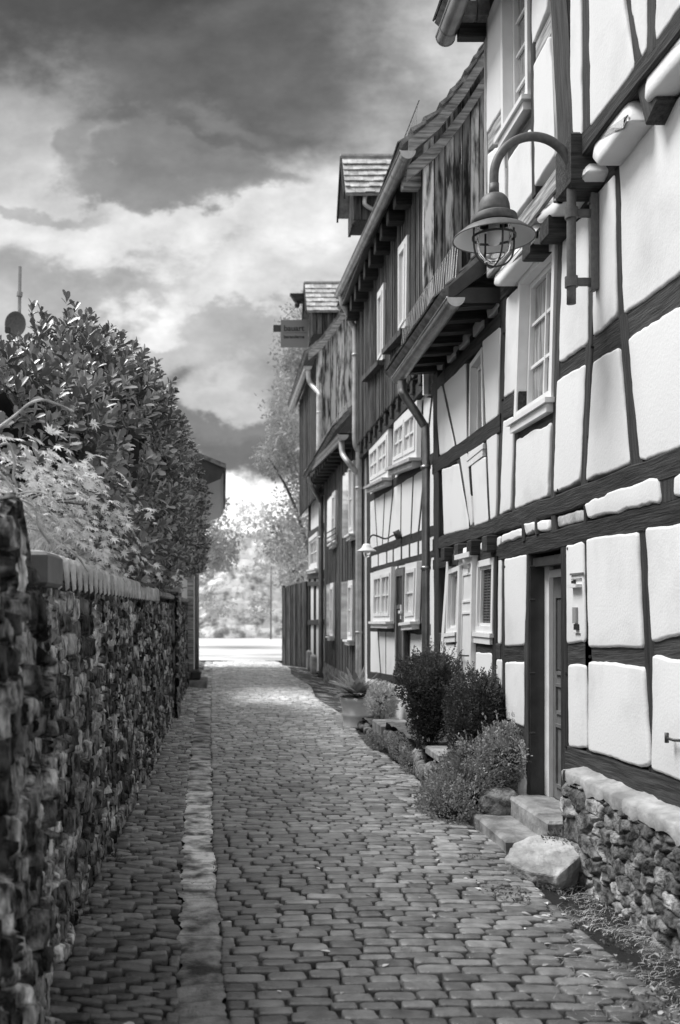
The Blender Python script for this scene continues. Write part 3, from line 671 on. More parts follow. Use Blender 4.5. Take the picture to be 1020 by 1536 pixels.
# bushes -----------------------------------------------------------
def bush(name, label, cat, cs, n, size, tone, tvar, seed, grp=None, shoots=0, tm=T_SMALL, mt='leaf', lo=.6, stem=True, ink=.62, base=0):
    r = thing(name, label, cat, (cs[0][0], cs[0][1], base), grp)
    p, d = ell_shell(cs, n, lo, .16, seed)
    ok = p[:,2] > gz1(cs[0][0], cs[0][1])+base*.8; p = p[ok]; d = d[ok]
    tp_ = nz(d+RNG.normal(size=p.shape)*.6+np.array([0, 0, .45])); nn = nz(d+RNG.normal(size=p.shape)*.7)
    leaves('foliage', M[mt], r, p, tp_, nn, size*(.7+.6*RNG.random(len(p))), tone*(1-tvar/2+tvar*(fbm(p[:,1]*6, p[:,2]*6+p[:,0]*5, 3, seed)*1.4-.2)+tvar*.5*RNG.random(len(p))), tm)
    if shoots:
        A_, B_ = [], []
        for k in range(shoots):
            c = cs[k % len(cs)]; a = RNG.random()*6.28; q = RNG.random()**.5*.95; b_ = np.array([c[0]+c[3]*q*np.cos(a), c[1]+c[4]*q*np.sin(a), c[2]+c[5]*math.sqrt(1-q*q*.98)*.9])
            ln = .04+RNG.random()**2*.15; ax = nz(np.array([[np.cos(a)*q*.5, np.sin(a)*q*.5, 1.]]))[0]
            for j in range(16): A_.append(b_+ax*ln*j/15+RNG.normal(size=3)*.003); B_.append(ax+RNG.normal(size=3)*.7)
        A_ = np.array(A_); leaves('shoots', M[mt], r, A_, nz(np.array(B_)), rdir(len(A_)), size*.9, tone*1.9, tm)
    if ink: core('shade_core', r, cs, ink, tone*.25, M['leaf'])
    if stem:
        mb = MB(); c = cs[0]
        for k in range(5): mb.tube([(c[0]+.05*RNG.normal(), c[1]+.05*RNG.normal(), base-.05), (c[0]+.12*RNG.normal(), c[1]+.12*RNG.normal(), c[2])], [.014, .008], 6)
        mb.build('stem', M['bark'], r, True)
    return r
bush('boxwood_bush', 'dark round boxwood bush, the one beside the potted plant', 'bush', [(2.10, 10.35, .92, .33, .36, .30), (2.15, 10.3, .72, .26, .28, .30), (2.2, 10.35, 1.0, .30, .32, .25), (2.12, 10.3, .50, .20, .24, .2)], 9500, .026, .055, 1.1, 5, 'boxwood bushes', 240, base=.3)
bush('boxwood_bush', 'dark boxwood bush nearer the doorway with upright shoot tips', 'bush', [(2.30, 9.05, .80, .27, .34, .33), (2.27, 9.0, .62, .26, .3, .28), (2.36, 8.95, .78, .20, .25, .28), (2.27, 9.05, .46, .22, .26, .2)], 9500, .025, .055, 1.1, 8, 'boxwood bushes', 260, base=.3)
bush('cotoneaster', 'low spreading small leaved shrub spilling onto the cobbles left of the steps', 'shrub', [(2.22, 8.6, .30, .32, .5, .28), (2.02, 8.45, .16, .34, .45, .22), (2.38, 8.4, .50, .22, .35, .24), (1.86, 8.35, .05, .22, .4, .18)], 11000, .027, .24, 1.1, 12, None, 90, lo=.55, ink=.55, base=-.05)
bush('weed_clump', 'small twiggy weed growing between the door steps and the stone footing', 'plant', [(2.30, 6.80, .06, .13, .16, .14)], 700, .022, .16, 1, 15, None, 0, ink=0, base=-.07)
nn_ = 4200; gp = np.stack([RNG.uniform(1.55, 2.36, nn_), RNG.uniform(3.9, 7.0, nn_), np.zeros(nn_)], 1); gk = fbm(gp[:,0]*3.5, gp[:,1]*2.5, 3, 31)+.25*(gp[:,0]-2.1); gp = gp[gk > .53]; gp[:,2] = gz(gp[:,0], gp[:,1])+.03*RNG.random(len(gp))
kind(leaves('ground_cover', M['leaf'], None, gp, nz(RNG.normal(size=gp.shape)+np.array([0,0,.3])), nz(RNG.normal(size=gp.shape)*.5+np.array([0,0,1.])), .012+.018*RNG.random(len(gp)), .06+.14*RNG.random(len(gp)), T_SMALL), 'stuff')
bush('edge_plant', 'low pale creeping plant hanging over the rough bed edging beside the left boxwood', 'plant', [(2.02, 11.3, .14, .13, .5, .16), (2.0, 10.6, .08, .12, .3, .12)], 1800, .024, .22, 1, 33, None, 0, ink=.4, base=-.05, stem=False)
bush('edge_plant', 'small weedy plant at the street edge in front of the low trough', 'plant', [(1.92, 12.6, .03, .12, .35, .10)], 700, .026, .24, 1, 35, None, 0, ink=0, base=-.05, stem=False)
# pot
pt = thing('plant_pot', 'round pale pot with a raised band standing on the cobbles by the house', 'pot', (1.99, 14.8, 0))
z0 = gz1(1.99, 14.8)+.01
mb = MB(); mb.lathe((1.99, 14.8, z0), [(0,0),(.21,0),(.215,.02),(.205,.03),(.215,.16),(.228,.165),(.230,.20),(.218,.205),(.235,.38),(.255,.39),(.257,.44),(.24,.44),(.225,.36),(0,.36)], 36); mb.build('pot_body', M['pot'], pt, True)
pa = thing('potted_plant', 'broad leaved arching plant growing in the round pale pot', 'plant', (1.99, 14.8, .38))
mb = MB()
for k in range(85):
    a = random.random()*6.28; l = .28+.34*random.random(); el = .25+1.15*random.random(); vs = []; t = .22+.35*random.random(); wd = .04+.04*random.random()
    for j in range(8):
        u = j/7; r_ = l*u*math.cos(el)*(1.1); z = z0+.42+l*u*math.sin(el)-.28*u*u*l*(1.3-el*.5); w_ = wd*math.sin(math.pi*(.12+.88*u)**.8)*(1-.1*u); c = (1.99+math.cos(a)*r_, 14.8+math.sin(a)*r_, z)
        vs += [(c[0]-math.sin(a)*w_, c[1]+math.cos(a)*w_, z+.014), c, (c[0]+math.sin(a)*w_, c[1]-math.cos(a)*w_, z+.014)]
    mb.add(vs, [(j*3+i, j*3+i+1, j*3+i+4, j*3+i+3) for j in range(7) for i in range(2)], t)
mb.build('foliage', M['leaf'], pa, True)
bush('pale_shrub', 'pale leaved small shrub between the pot and the first boxwood', 'shrub', [(2.22, 14.0, .42, .20, .3, .26)], 1800, .045, .45, .8, 21, None, 0, lo=.4, ink=.5, base=.1)
tr = thing('planter_trough', 'low concrete trough with a dark square opening beside the pot', 'planter', (2.2, 13.0, 0))
mb = MB(); mb.box(2.02, 2.46, 12.75, 13.5, -.02, .22, bev=.015); mb.build('trough', M['concrete'], tr)
mb = MB(); mb.box(2.09, 2.37, 12.62, 12.744, -.02, .17, .3, bev=.01); mb.build('opening', M['dark_paint'], tr)
# raised bed edge
bed = thing('raised_bed', 'raised planting bed with rough stone edging below the white half timbered wall', 'planting bed', (2.3, 11, 0))
def blob_stone(mb, c, r, tone=1., seed=0, n=12, flat=.0):
    vs = []; 
    for a in range(n//2+1):
        th = math.pi*a/(n//2)
        for b_ in range(n):
            ph = 2*math.pi*b_/n; d = Vector((math.sin(th)*math.cos(ph), math.sin(th)*math.sin(ph), math.cos(th)))
            e = .6; d2 = Vector([math.copysign(abs(q)**e, q) for q in d]); k = 1+.22*(float(vnoise(np.array([d.x*1.7+seed*3.3+5]), np.array([d.y*1.7+d.z*1.3+seed]))[0])-.5)*2
            vs.append((c[0]+d2.x*r[0]*k, c[1]+d2.y*r[1]*k, c[2]+d2.z*r[2]*k))
    mb.add(vs, [(a*n+b_, (a+1)*n+b_, (a+1)*n+(b_+1) % n, a*n+(b_+1) % n) for a in range(n//2) for b_ in range(n)], tone)
y = 8.95; k = 0
while y < 15.6:
    l = .12+.3*random.random()**2; mb = MB(); h = .10+.14*random.random() if y < 12.5 else .05+.05*random.random()
    blob_stone(mb, (2.02+.06*random.random(), y+l/2, h*.6-.03), (.07, l/2, h*.62+.03*random.random()), .7+.7*random.random(), k, 16); mb.build('edge_stone', M['footing'], bed, True); y += l; k += 1
mb = MB(); xs = np.linspace(2.03, 2.52, 8); ys = np.linspace(8.7, 17.5, 70); X_, Y_ = np.meshgrid(xs, ys, indexing='ij')
grid_sheet('bed_soil', M['earth'], bed, np.stack([X_, Y_, np.where(Y_ < 12.4, .27, .10)+.07*fbm(X_*7, Y_*7, 3, 2)], -1), np.ones(X_.shape)*1.2, 8, 70)
mb = MB(); mb.box(2.02, 2.42, 9.35, 9.95, .26, .345, 1.3, bev=.015); mb.build('cover_slab', M['concrete'], bed)
o = MB(); blob_stone(o, (2.25, 8.15, .09), (.16, .17, .14), .8, 77, 18); tag(sub(o.build('mossy_block', M['footing'], None, True), 1), 'dark mossy stone block at the left end of the lower door step', 'stone')
# steps, rock
tx = bpy.data.textures.new('rocknoise', 'CLOUDS'); tx.noise_scale = .11; tx.noise_depth = 5
def slab(name, x0, x1, y0, y1, z0, z1, label):
    mb = MB(); nx, ny = 8, 16; mb.box(x0, x1, y0, y1, z0, z1, 1., bev=.02); o = mb.build(name, M['concrete'], None)
    md = o.modifiers.new('s', 'SUBSURF'); md.subdivision_type = 'SIMPLE'; md.levels = md.render_levels = 6
    md = o.modifiers.new('d', 'DISPLACE'); md.texture = tx; md.strength = .022; md.mid_level = .5; md.texture_coords = 'LOCAL'
    return tag(o, label, 'step', 'door steps')
slab('stone_step', 2.02, 2.325, 7.12, 8.32, -.14, .055, 'lower and wider stone step on the street in front of the dark doorway')
slab('stone_step', 2.30, 2.66, 7.06, 8.10, -.10, .20, 'upper stone step lying directly under the dark doorway')
mb = MB(); rk = [(763,1284),(790,1268),(862,1256),(877,1262),(873,1290),(820,1317),(800,1312)]
base = [Q(a, b_, 6.45).xz for a, b_ in rk]
tv = [(1.84,6.55,.06),(1.97,6.80,.11),(2.18,6.90,.15),(2.38,6.74,.155),(2.35,6.50,.11),(2.10,6.26,.03),(1.95,6.34,.03)]
vs = []; cxy = (2.12, 6.58)
for kx, dz, sc_ in ((0, .0, 1.0), (1, -.06, .98), (2, -.2, .7)):
    for i, (x, y, z) in enumerate(tv): 
        vs.append((cxy[0]+(x-cxy[0])*sc_+.012*random.random(), cxy[1]+(y-cxy[1])*sc_, z+dz if kx < 2 else -.16))
n = 7; fs = [(r_*n+i, (r_+1)*n+i, (r_+1)*n+(i+1) % n, r_*n+(i+1) % n) for r_ in range(2) for i in range(n)]
vs.append((2.13, 6.62, .115)); fs += [(i, (i+1) % n, len(vs)-1) for i in range(n)]
mb.add(vs, fs); ro = mb.build('boulder', M['rock'], None)
md = ro.modifiers.new('b', 'BEVEL'); md.width = .012; md.segments = 2
md = ro.modifiers.new('s', 'SUBSURF'); md.subdivision_type = 'SIMPLE'; md.levels = md.render_levels = 5
tx = bpy.data.textures.new('rocknoise', 'CLOUDS'); tx.noise_scale = .11; tx.noise_depth = 5
md = ro.modifiers.new('d', 'DISPLACE'); md.texture = tx; md.strength = .035; md.mid_level = .5; md.texture_coords = 'LOCAL'
tag(ro, 'pale flat topped boulder lying in front of the door steps', 'rock')

# verge grass, moss, litter
pp = []
while len(pp) < 1600:
    x = 1.35+random.random()*1.05; y = 4.1+random.random()*2.6
    if float(vnoise(np.array([x*4.]), np.array([y*3.]))[0]) > .48 and x > 2.25-.32*(6.6-y)*.9-.2*random.random(): pp.append((x, y, gz1(x, y)-.004))
kind(blades('verge_grass', '', '', None, pp, .08, .5, .9, .0022, rise=.35), 'stuff')
pp = []
while len(pp) < 2600:
    x = -.78+.2*random.random()**2 if random.random() < .5 else (-.75+2.6*random.random()); y = 3.6+random.random()*5
    if float(vnoise(np.array([x*5.+3]), np.array([y*4.+9]))[0]) > .63: pp.append((x, y, gz1(x, y)-.004))
kind(blades('joint_moss', '', '', None, pp, .022, .07, 1.5, .003), 'stuff')
pos = np.array([(1.5+random.random()*.9, 4.2+random.random()*2.4, 0) for _ in range(60)]+[(-.7+2.6*random.random(), 3.8+random.random()*6, 0) for _ in range(45)]); pos[:,2] = gz(pos[:,0], pos[:,1])+.018
o = leaves('leaf_litter', M['leaf'], None, pos, RNG.normal(size=pos.shape)*np.array([1,1,.1]), np.array([0,0,1.])+RNG.normal(size=pos.shape)*.25, .03+.03*RNG.random(len(pos)), .35+.4*RNG.random(len(pos)), T_OVAL); kind(o, 'stuff')
# ================================================================== HOUSE A (near, with the door and the lamp)
F = 2.5; J = 2.35
def body(parent, x0, x1, y0, y1, z0, z1, name='wall', m='plaster'):
    mb = MB(); mb.box(x0, x1, y0, y1, z0, z1); return mb.build(name, M[m], parent)
def roof_slab(parent, xe, ze, xr, zr, y0, y1, th=.10, m='tile', flare=None):
    mb = MB(); pr = [(xe, ze)]+(flare or [])+[(xr, zr)]
    for i in range(len(pr)-1):
        (a, b_), (c, d) = pr[i], pr[i+1]; l = math.hypot(c-a, d-b_); nx, nz_ = -(d-b_)/l, (c-a)/l
        mb.hexa([(a, y0, b_), (a, y1, b_), (c, y1, d), (c, y0, d), (a+nx*th, y0, b_+nz_*th), (a+nx*th, y1, b_+nz_*th), (c+nx*th, y1, d+nz_*th), (c+nx*th, y0, d+nz_*th)], .9)
        k = int(l/.16)
        tiles(mb, (a+nx*th, y1, b_+nz_*th), (0, -1, 0), ((c-a)/l, 0, (d-b_)/l), int((y1-y0)/.18), k, (nx, 0, nz_), w=.18, h=l/max(1, k))
    return mb.build('roof', M[m], parent)
hA = thing('half_timbered_house', 'nearest half timbered house with bulging white panels, dark recessed doorway and jettied upper floor', 'house', (F, 5, 0), 'half timbered houses along the lane')
body(hA, F+.20, 7, -2, 7.08, .1, 4.9); body(hA, F+.20, 7, 8.12, 8.92, .1, 4.9); body(hA, F+.20, 7, 7.08, 8.12, 2.17, 4.9); body(hA, F+.45, 7, 7.08, 8.12, .1, 2.17)
body(hA, J+.2, 7, -2, 8.90, 4.9, 7.0)
def pnl(pts, X=F, **k): return panel(hA, pts, X, **k)
# ground floor panels
pnl([(759,838),(793,830),(790,968),(760,970)]); pnl([(760,993),(789,993),(789,1091),(761,1078)])
pnl([(852,818),(878,811),(881,963),(853,965)]); g4 = pnl([(883,808),(961,797),(969,973),(887,971)], bulge=.024)
pnl([(973,793),(1150,765),(1150,940),(1020,955),(982,963)], bulge=.024)
pnl([(855,997),(882,997),(885,1123),(856,1119)]); pnl([(887,991),(970,1000),(981,1148),(967,1151),(887,1127)], bulge=.026)
pnl([(984,983),(1020,990),(1150,1008),(1150,1222),(1020,1168),(983,1153)], bulge=.026)
# band between the floors
for q in ([(757,802),(787,792),(788,806),(757,815)], [(790,785),(805,781),(807,799),(794,803)], [(810,781),(826,777),(828,795),(811,799)],
          [(882,756),(900,749),(925,738),(995,714),(997,752),(950,763),(888,780)], [(1016,712),(1150,660),(1150,712),(1017,746)]): pnl(q, bulge=.03, wob=.012)
pnl([(838,775),(876,764),(878,781),(839,791)], m='plaster_grey', bulge=.01)
# first floor panels
for q in ([(762,447),(781,430),(777,585),(758,598)], [(757,631),(770,624),(773,637),(768,765),(752,772)], [(777,660),(829,633),(824,744),(775,763)],
          [(847,350),(886,318),(885,515),(841,545)], [(838,570),(882,545),(873,721),(833,740)], [(903,283),(926,261),(928,473),(892,507),(895,300)],
          [(892,542),(931,521),(949,694),(882,722)], [(931,243),(1020,147),(1150,5),(1150,330),(1020,413),(939,473),(934,300)],
          [(945,508),(1020,460),(1150,375),(1150,618),(1020,672),(963,691)]): pnl(q, bulge=.018, wob=.010)
T_ = lambda px: CY-2.24*(px-CX)
for q in ([(733,T_(733)),(754,T_(754)),(755,163),(732,200)], [(733,231),(757,214),(761,347),(734,386)], [(764,240),(797,192),(801,290),(765,338)],
          [(800,T_(800)),(822,T_(822)),(823,15),(800,73)], [(802,98),(826,52),(839,225),(804,282)], [(857,T_(857)),(872,T_(872)),(875,205),(868,218),(858,185)],
          [(883,T_(883)),(896,T_(896)),(938,0),(955,97),(953,108),(888,190)], [(908,T_(908)),(972,T_(972)),(974,72),(966,88),(952,20)],
          [(985,T_(985)),(1140,T_(1140)),(1140,-150),(1020,16),(987,62)]): pnl(q, J, bulge=.015, wob=.010)
# bulging plaster of the jetty
for q in ([(970,113),(1020,52),(1120,-75),(1120,10),(1020,110),(982,154)], [(893,208),(948,142),(962,182),(911,250),(898,241)], [(877,231),(893,258),(884,277),(877,265)],
          [(808,322),(838,266),(843,290),(866,292),(845,322),(812,336)], [(746,412),(803,330),(806,342),(826,345),(798,380),(758,430),(747,428)]):
    panel(hA, q, J+.05, bulge=.045, wob=.008, edge=.055, back=.15, tilt=-.25, name='jetty_plaster')
tm = lambda n, a, b_, w_, X=F, **k: timber(hA, n, a, b_, w_, X, **k)
tm('post', (756,430), (750,780), .19); tm('post', (756,835), (756,1100), .20); tm('post', (791.5,828), (791.5,1190), .12, proud=.01); tm('post', (848,815), (848,1190), .15, proud=.006)
tm('post', (881,800), (886,1135), .13); tm('post', (967,790), (983,1160), .15); tm('post', (777,640), (772,768), .11); tm('post', (843,350), (831,745), .11)
tm('post', (893,285), (878,728), .12); tm('brace', (928,250), (937,490), .09, w2=.13); tm('brace', (936,470), (957,700), .11, w2=.17)
tm('rail', (757,614), (780,602), .18); tm('rail', (775,652), (836,617), .20); tm('rail', (837,562), (888,528), .17); tm('rail', (890,527), (932,499), .20); tm('rail', (936,494), (1150,338), .24)
tm('rail', (757,981), (793,981), .22); tm('rail', (851,980), (1150,970), .22); tm('sill_beam', (850,1137), (1150,1243), .20, proud=.004); tm('sill_beam', (758,1094), (793,1108), .22)
tm('beam', (750,828), (1150,739), .15, proud=.006); tm('beam', (745,789), (1150,648), .15, proud=.012); tm('plate', (744,447), (1150,-18), .17)
for px, y0, y1, w_ in ((788.5,785,812,.06),(808.5,778,802,.06),(832,770,800,.10),(880,752,786,.05),(1006,690,752,.22)): tm('joist_end', (px,y0), (px+1,y1), w_, proud=.014)
tm('sill_rail', (860,235), (1140,-130), .15, J, proud=.006); tm('sill_rail', (731,404), (843,256), .16, J, m='timber_pale')
tm('corner_post', (830,T_(830)), (852,225), .30, J, proud=.015); tm('post', (878,T_(878)), (881,205), .13, J); tm('brace', (903,-340), (961,98), .12, J); tm('brace', (961,95), (979,168), .16, J+.03)
tm('post', (979,T_(979)), (980,78), .12, J); tm('post', (825,T_(825)), (838,232), .07, J, m='timber_pale', proud=.004); tm('post', (730,T_(730)), (730,395), .09, J, m='timber_pale')
tm('post', (799,T_(799)), (803,295), .08, J); tm('rail', (796,94), (827,34), .16, J, m='timber_pale'); tm('rail', (729,216), (757,176), .17, J, m='timber_pale'); tm('rail', (759,240), (799,182), .14, J)
tm('post', (761,215), (763,350), .06, J, m='timber_pale'); tm('plate', (728,T_(728)-8), (1140,T_(1140)-10), .16, J)
mb = MB(); mb.box(2.27, 2.5, 6.50, 6.80, 4.48, 4.83, bev=.02); mb.build('joist_end', M['timber'], hA)
for px, dz in ((820, 0), (793, .02)): 
    a = P(px, 0, J).y; z = EYE+(CY-(915-1.2*(px-CX)))*a/FPX; mb = MB(); mb.box(2.33, 2.5, a-.10, a+.10, z-.13+dz, z+.02, bev=.01); mb.build('joist_end', M['timber'], hA)
# lathed-on repairs outside the picture, so that the house goes on past the frame
for i, y in enumerate((3.05, 1.9, .75, -.4, -1.5)):
    for z0, z1 in ((.62, 1.50), (1.66, 2.26), (2.95, 3.75), (3.95, 4.75)): panel(hA, [(y-.5, z0), (y+.48, z0+.02), (y+.5, z1), (y-.48, z1-.01)], F, bulge=.035, px=False)
    panel(hA, [(y-.5, 5.15), (y+.48, 5.15), (y+.5, 6.6), (y-.48, 6.6)], J, bulge=.035, px=False)
    timber(hA, 'post', (y+.57, .4), (y+.57, 4.8), .15, F, px=False); timber(hA, 'post', (y+.57, 4.9), (y+.57, 6.9), .15, J, px=False)
for z, X in ((.48, F), (1.58, F), (2.42, F), (2.8, F), (3.85, F), (4.85, F), (5.05, J), (6.75, J)): timber(hA, 'rail', (-2, z), (3.7, z), .17, X, px=False)
for px, py, X in ((795,850,F),(795,900,F),(795,1010,F),(795,1100,F),(848,832,F),(848,1010,F),(848,1120,F),(757,850,F),(757,1010,F),(754,500,F),(752,600,F),(836,735,F),(881,655,F),(886,520,F),(772,772,F),(832,744,F),(882,742,F),(966,795,F),(884,985,F),(851,130,J),(853,180,J),(836,40,J),(751,790,F),(851,823,F)):
    mb = MB(); c = P(px, py, X-.02); mb.tube([(X+.02, c.y, c.z), (X-.022, c.y, c.z)], .011, 7); mb.build('peg', M['ink'], hA)
# windows of A
window(hA, Quad((782,418),(838,354),(832,596),(775,632), F), 3, 2, .065, .10, .028, pane='pane_pale', sash=.045, silld=.055)
window(hA, Quad((755,-15),(796,-95),(797,143),(757,207), J), 4, 2, .06, .10, .03, pane='pane_pale', sash=.04, silld=.055)
# door: recessed leaf with white frame
dq = Quad((8.11,2.06),(7.09,2.06),(7.09,.2),(8.11,.2), F+.15, px=False)
mb = MB(); dq.box(mb, -.1, dq.w+.2, 0, dq.h, -.14, 0); 
dr = mb.build('door', M['grey_paint'], hA)
mb = MB(); dq.box(mb, -.06, .115, 0, dq.h, 0, .035); dq.box(mb, .055, dq.w+.1, dq.h-.10, dq.h-.04, 0, .03); mb.build('door_frame', M['white_paint'], dr)
mb = MB()
for u0 in (.20, .58):
    for v0, v1 in ((.10, .60), (.68, .92), (.99, 1.62)):
        dq.ring(mb, u0, u0+.32, v0, v1, .025, 0, .018)
mb.build('door_moulding', M['grey_paint'], dr)
mb = MB()
for u0 in (.23, .61): dq.box(mb, u0, u0+.26, 1.03, 1.58, .001, .006)
mb.build('pane', M['pane'], dr)
mb = MB(); mb.box(F+.0, F+.32, 8.105, 8.16, .19, 2.10); mb.box(F+.0, F+.32, 7.04, 7.10, .19, 2.10); mb.box(F+.02, F+.32, 7.1, 8.1, 2.05, 2.12); mb.build('door_lining', M['dark_paint'], hA)
mb = MB(); a = dq.at(.86, 1.0, .04); mb.tube([a, (a[0]-.04, a[1], a[2])], .012, 8); mb.tube([(a[0]-.04, a[1], a[2]), (a[0]-.04, a[1]+.1, a[2])], .009, 8); mb.build('handle', M['zinc'], dr, True)
# footing
fo = lambda U_, V_, h: np.stack([2.335-h*.9+.10*np.clip((V_-.46)/.12, 0, 1)**2+.04*(V_-.2), U_, V_], -1)
wall_sheet(hA, 'footing', -1, 6.86, -.2, .60, fo, 800, 110, .33, .125, .036, 71, m='footing', tl=.45, th=1.7)
ee = np.linspace(2.33, 2.62, 30); zz = np.linspace(-.2, .60, 60); E1, Z1 = np.meshgrid(ee, zz, indexing='ij')
grid_sheet('footing_end', M['footing'], hA, np.stack([E1, 6.86+.05*(fbm(E1*9, Z1*9, 4, 2)-.3)-.04*np.clip((2.38-E1)/.05, 0, 1), Z1], -1), .8+.8*fbm(E1*12, Z1*9, 3, 6), 30, 60)
uu, tt = np.meshgrid(np.linspace(-1, 6.88, 320), np.linspace(0, 1, 12), indexing='ij')
grid_sheet('footing_ledge', M['plaster_grey'], hA, np.stack([2.315+tt*.22+.035*(fbm(uu*5, tt, 3, 1)-.5)+.02*(vnoise(uu*17, tt, 4)-.5)+.03*np.clip((.15-tt)/.15, 0, 1)**2, uu, .575+.035*tt+.03*fbm(uu*9, tt*3, 3, 4)-.09*np.clip((.15-tt)/.15, 0, 1)**2*(.4+fbm(uu*7, tt*0, 3, 6))], -1), .75+.7*(fbm(uu*5, tt*2, 4, 2)-.3), 320, 12)
mb = MB(); mb.box(2.40, 2.8, -1, 6.84, -.2, .57); mb.build('footing_core', M['footing'], hA)
ee = np.linspace(0, 1, 40); E1, Z1 = np.meshgrid(ee, np.linspace(-.15, .62, 60), indexing='ij')
yy_ = 8.13+E1*.75; bul = .09*np.sin(E1*math.pi)**.5*(1-.4*np.clip(Z1/.6, 0, 1))
grid_sheet('plaster_plinth', M['plaster_grey'], hA, np.stack([2.52-bul-.05*(fbm(yy_*8, Z1*8, 3, 3)-.5), yy_, Z1], -1), 1.6+.4*fbm(yy_*6, Z1*6, 3, 9), 40, 60)
# eaves and roof of A
roof_slab(hA, 1.98, 6.96, 5.2, 10.6, -2, 9.02, .09)
for i in range(16):
    y = 8.9-.7*i; mb = MB(); mb.box(2.10, 2.5, y-.05, y+.05, 6.80, 6.93, 1, bev=.008); mb.build('rafter_end', M['timber'], hA)
mb = MB()
for i in range(0): 
    x = 2.06+i*.15; mb.hexa([(x, 8.75, 6.93), (x+.14, 8.75, 6.93), (x+.10, 9.10, 6.93), (x+.04, 9.10, 6.93), (x, 8.75, 7.05+.08*i), (x+.14, 8.75, 7.05+.08*i), (x+.14, 9.10, 7.05+.08*i), (x, 9.10, 7.05+.08*i)], 1.)
for i in range(3):
    mb = MB(); x = 2.10+i*.14; mb.hexa([(x, 8.75, 6.93), (x+.13, 8.75, 6.93), (x+.09, 9.10, 6.90), (x+.05, 9.10, 6.90), (x, 8.75, 7.06+.05*i), (x+.13, 8.75, 7.06+.05*i), (x+.13, 9.10, 7.06+.05*i), (x, 9.10, 7.06+.05*i)], 1.); mb.build('verge_tile', M['tile'], hA)
gutter(hA, (2.02, 9.05, 6.91), (2.02, -2, 6.91), .085)
# fittings on A
md_ = thing('entry_panel', 'small doorbell and letter slot fittings on the narrow white panel right of the doorway', 'doorbell', P(866, 900, F-.03))
q = Quad((857,862),(874,860),(876,950),(858,952), F-.03)
def pbox(mt, name, x0, y0, x1, y1, d, nm=None):
    mb = MB(); a = P(x0, y0, F-.028); b_ = P(x1, y1, F-.028); mb.box(F-.028-d, F-.02, min(a.y, b_.y), max(a.y, b_.y), min(a.z, b_.z), max(a.z, b_.z)); return mb.build(name, M[mt], md_)
pbox('ink', 'name_plate', 858, 871, 862, 875, .006); pbox('white_paint', 'slot_flap', 857, 877, 871, 881, .035); pbox('screen', 'bell_plate', 860, 911, 865, 935, .008)
pbox('ink', 'keyhole_plate', 862, 936, 867, 945, .008); pbox('grey_paint', 'seam', 855, 860.3, 874, 861.2, .002); pbox('screen', 'lower_plate', 861, 949, 869, 950, .004); pbox('screen', 'upper_plate', 857, 868, 871, 868.7, .003)
hk = thing('wall_hook', 'black iron shutter hook on the white panel at the right edge', 'hook', P(1012, 1108, F))
a = P(1008, 1108, F-.05); mb = MB(); mb.tube([(F, a.y-.1, a.z), (F-.07, a.y-.06, a.z), (F-.07, a.y+.02, a.z)], .008, 8); mb.tube([(F-.07, a.y+.02, a.z-.025), (F-.07, a.y+.02, a.z+.03)], .012, 8); mb.build('hook', M['iron'], hk, True)

# ================================================================== LAMP
Y0 = 6.6
lp = thing('street_lamp', 'dark iron swan neck street lamp with caged glass and wide shade on the near house', 'street lamp', Q(857, 455, Y0))
def L_(px, py): return Q(px, py, Y0)
mb = MB(); ctr = L_(799, 268); r = (857-741)/2*Y0/FPX
arc = [L_(857, 456), L_(857, 400), L_(857, 330), L_(857, 290)]+[Vector((ctr.x+r*math.cos(R(a)), Y0, L_(0, 264).z+r*1.02*math.sin(R(a)))) for a in range(10, 181, 10)]+[L_(741, 285)]
mb.tube(smooth_path(arc, 3), .030, 18); mb.build('swan_neck', M['lamp_paint'], lp, True)
mb = MB(); mb.tube([L_(741, 276), L_(741, 292)], .033, 16); mb.build('collar', M['lamp_paint'], lp, True)
mb = MB()
for y in (320, 423):
    a = L_(857, y); mb.tube([a-Vector((0,0,.035)), a+Vector((0,0,.035))], .042, 18); mb.box(a.x, 2.47, Y0-.015, Y0+.015, a.z-.026, a.z+.026, bev=.004)
mb.build('clamp', M['lamp_paint'], lp)
mb = MB(); a = L_(0, 292).z; b_ = L_(0, 436).z; mb.box(2.44, 2.475, Y0-.035, Y0+.035, b_, a, bev=.003); mb.box(2.425, 2.445, Y0-.04, Y0-.028, b_, a)
for z in (a-.05, a-.1, b_+.04): mb.tube([(2.44, Y0+.02, z), (2.425, Y0+.02, z)], .01, 8)
mb.build('wall_bar', M['lamp_paint'], lp)
k = Y0/FPX; c = L_(741, 340)
def pr(l): return [(abs(x)*k, (340-y)*k) for x, y in l]
mb = MB(); mb.lathe(c, pr([(0,288),(4,290.2),(9,291.2),(14,293.3),(18,297),(21,302),(22.6,308),(23.4,315),(23.6,320),(22,321.5),(33,326),(34,331)][:10]), 40); mb.build('cap', M['lamp_paint'], lp, True)
mb = MB(); mb.lathe(c, pr([(23,320),(27,321.5),(33,326),(34.5,330),(31,331),(22,327),(20,322)]), 40); mb.build('brim', M['lamp_paint'], lp, True)
mb = MB(); mb.lathe(c, pr([(33,325),(34.5,330),(34,337),(31,337),(31,327)]), 40); mb.build('upper_ring', M['lamp_paint'], lp, True)
mb = MB(); mb.lathe(c, pr([(22,335),(30,337),(45,344),(60,356),(61,359),(59,358)]), 48); sh_ = mb.build('shade', M['lamp_paint'], lp, True)
mb = MB(); mb.lathe(c, pr([(22,337.5),(30,339),(45,346),(59,358)]), 48); mb.build('reflector', M['reflector'], sh_, True)
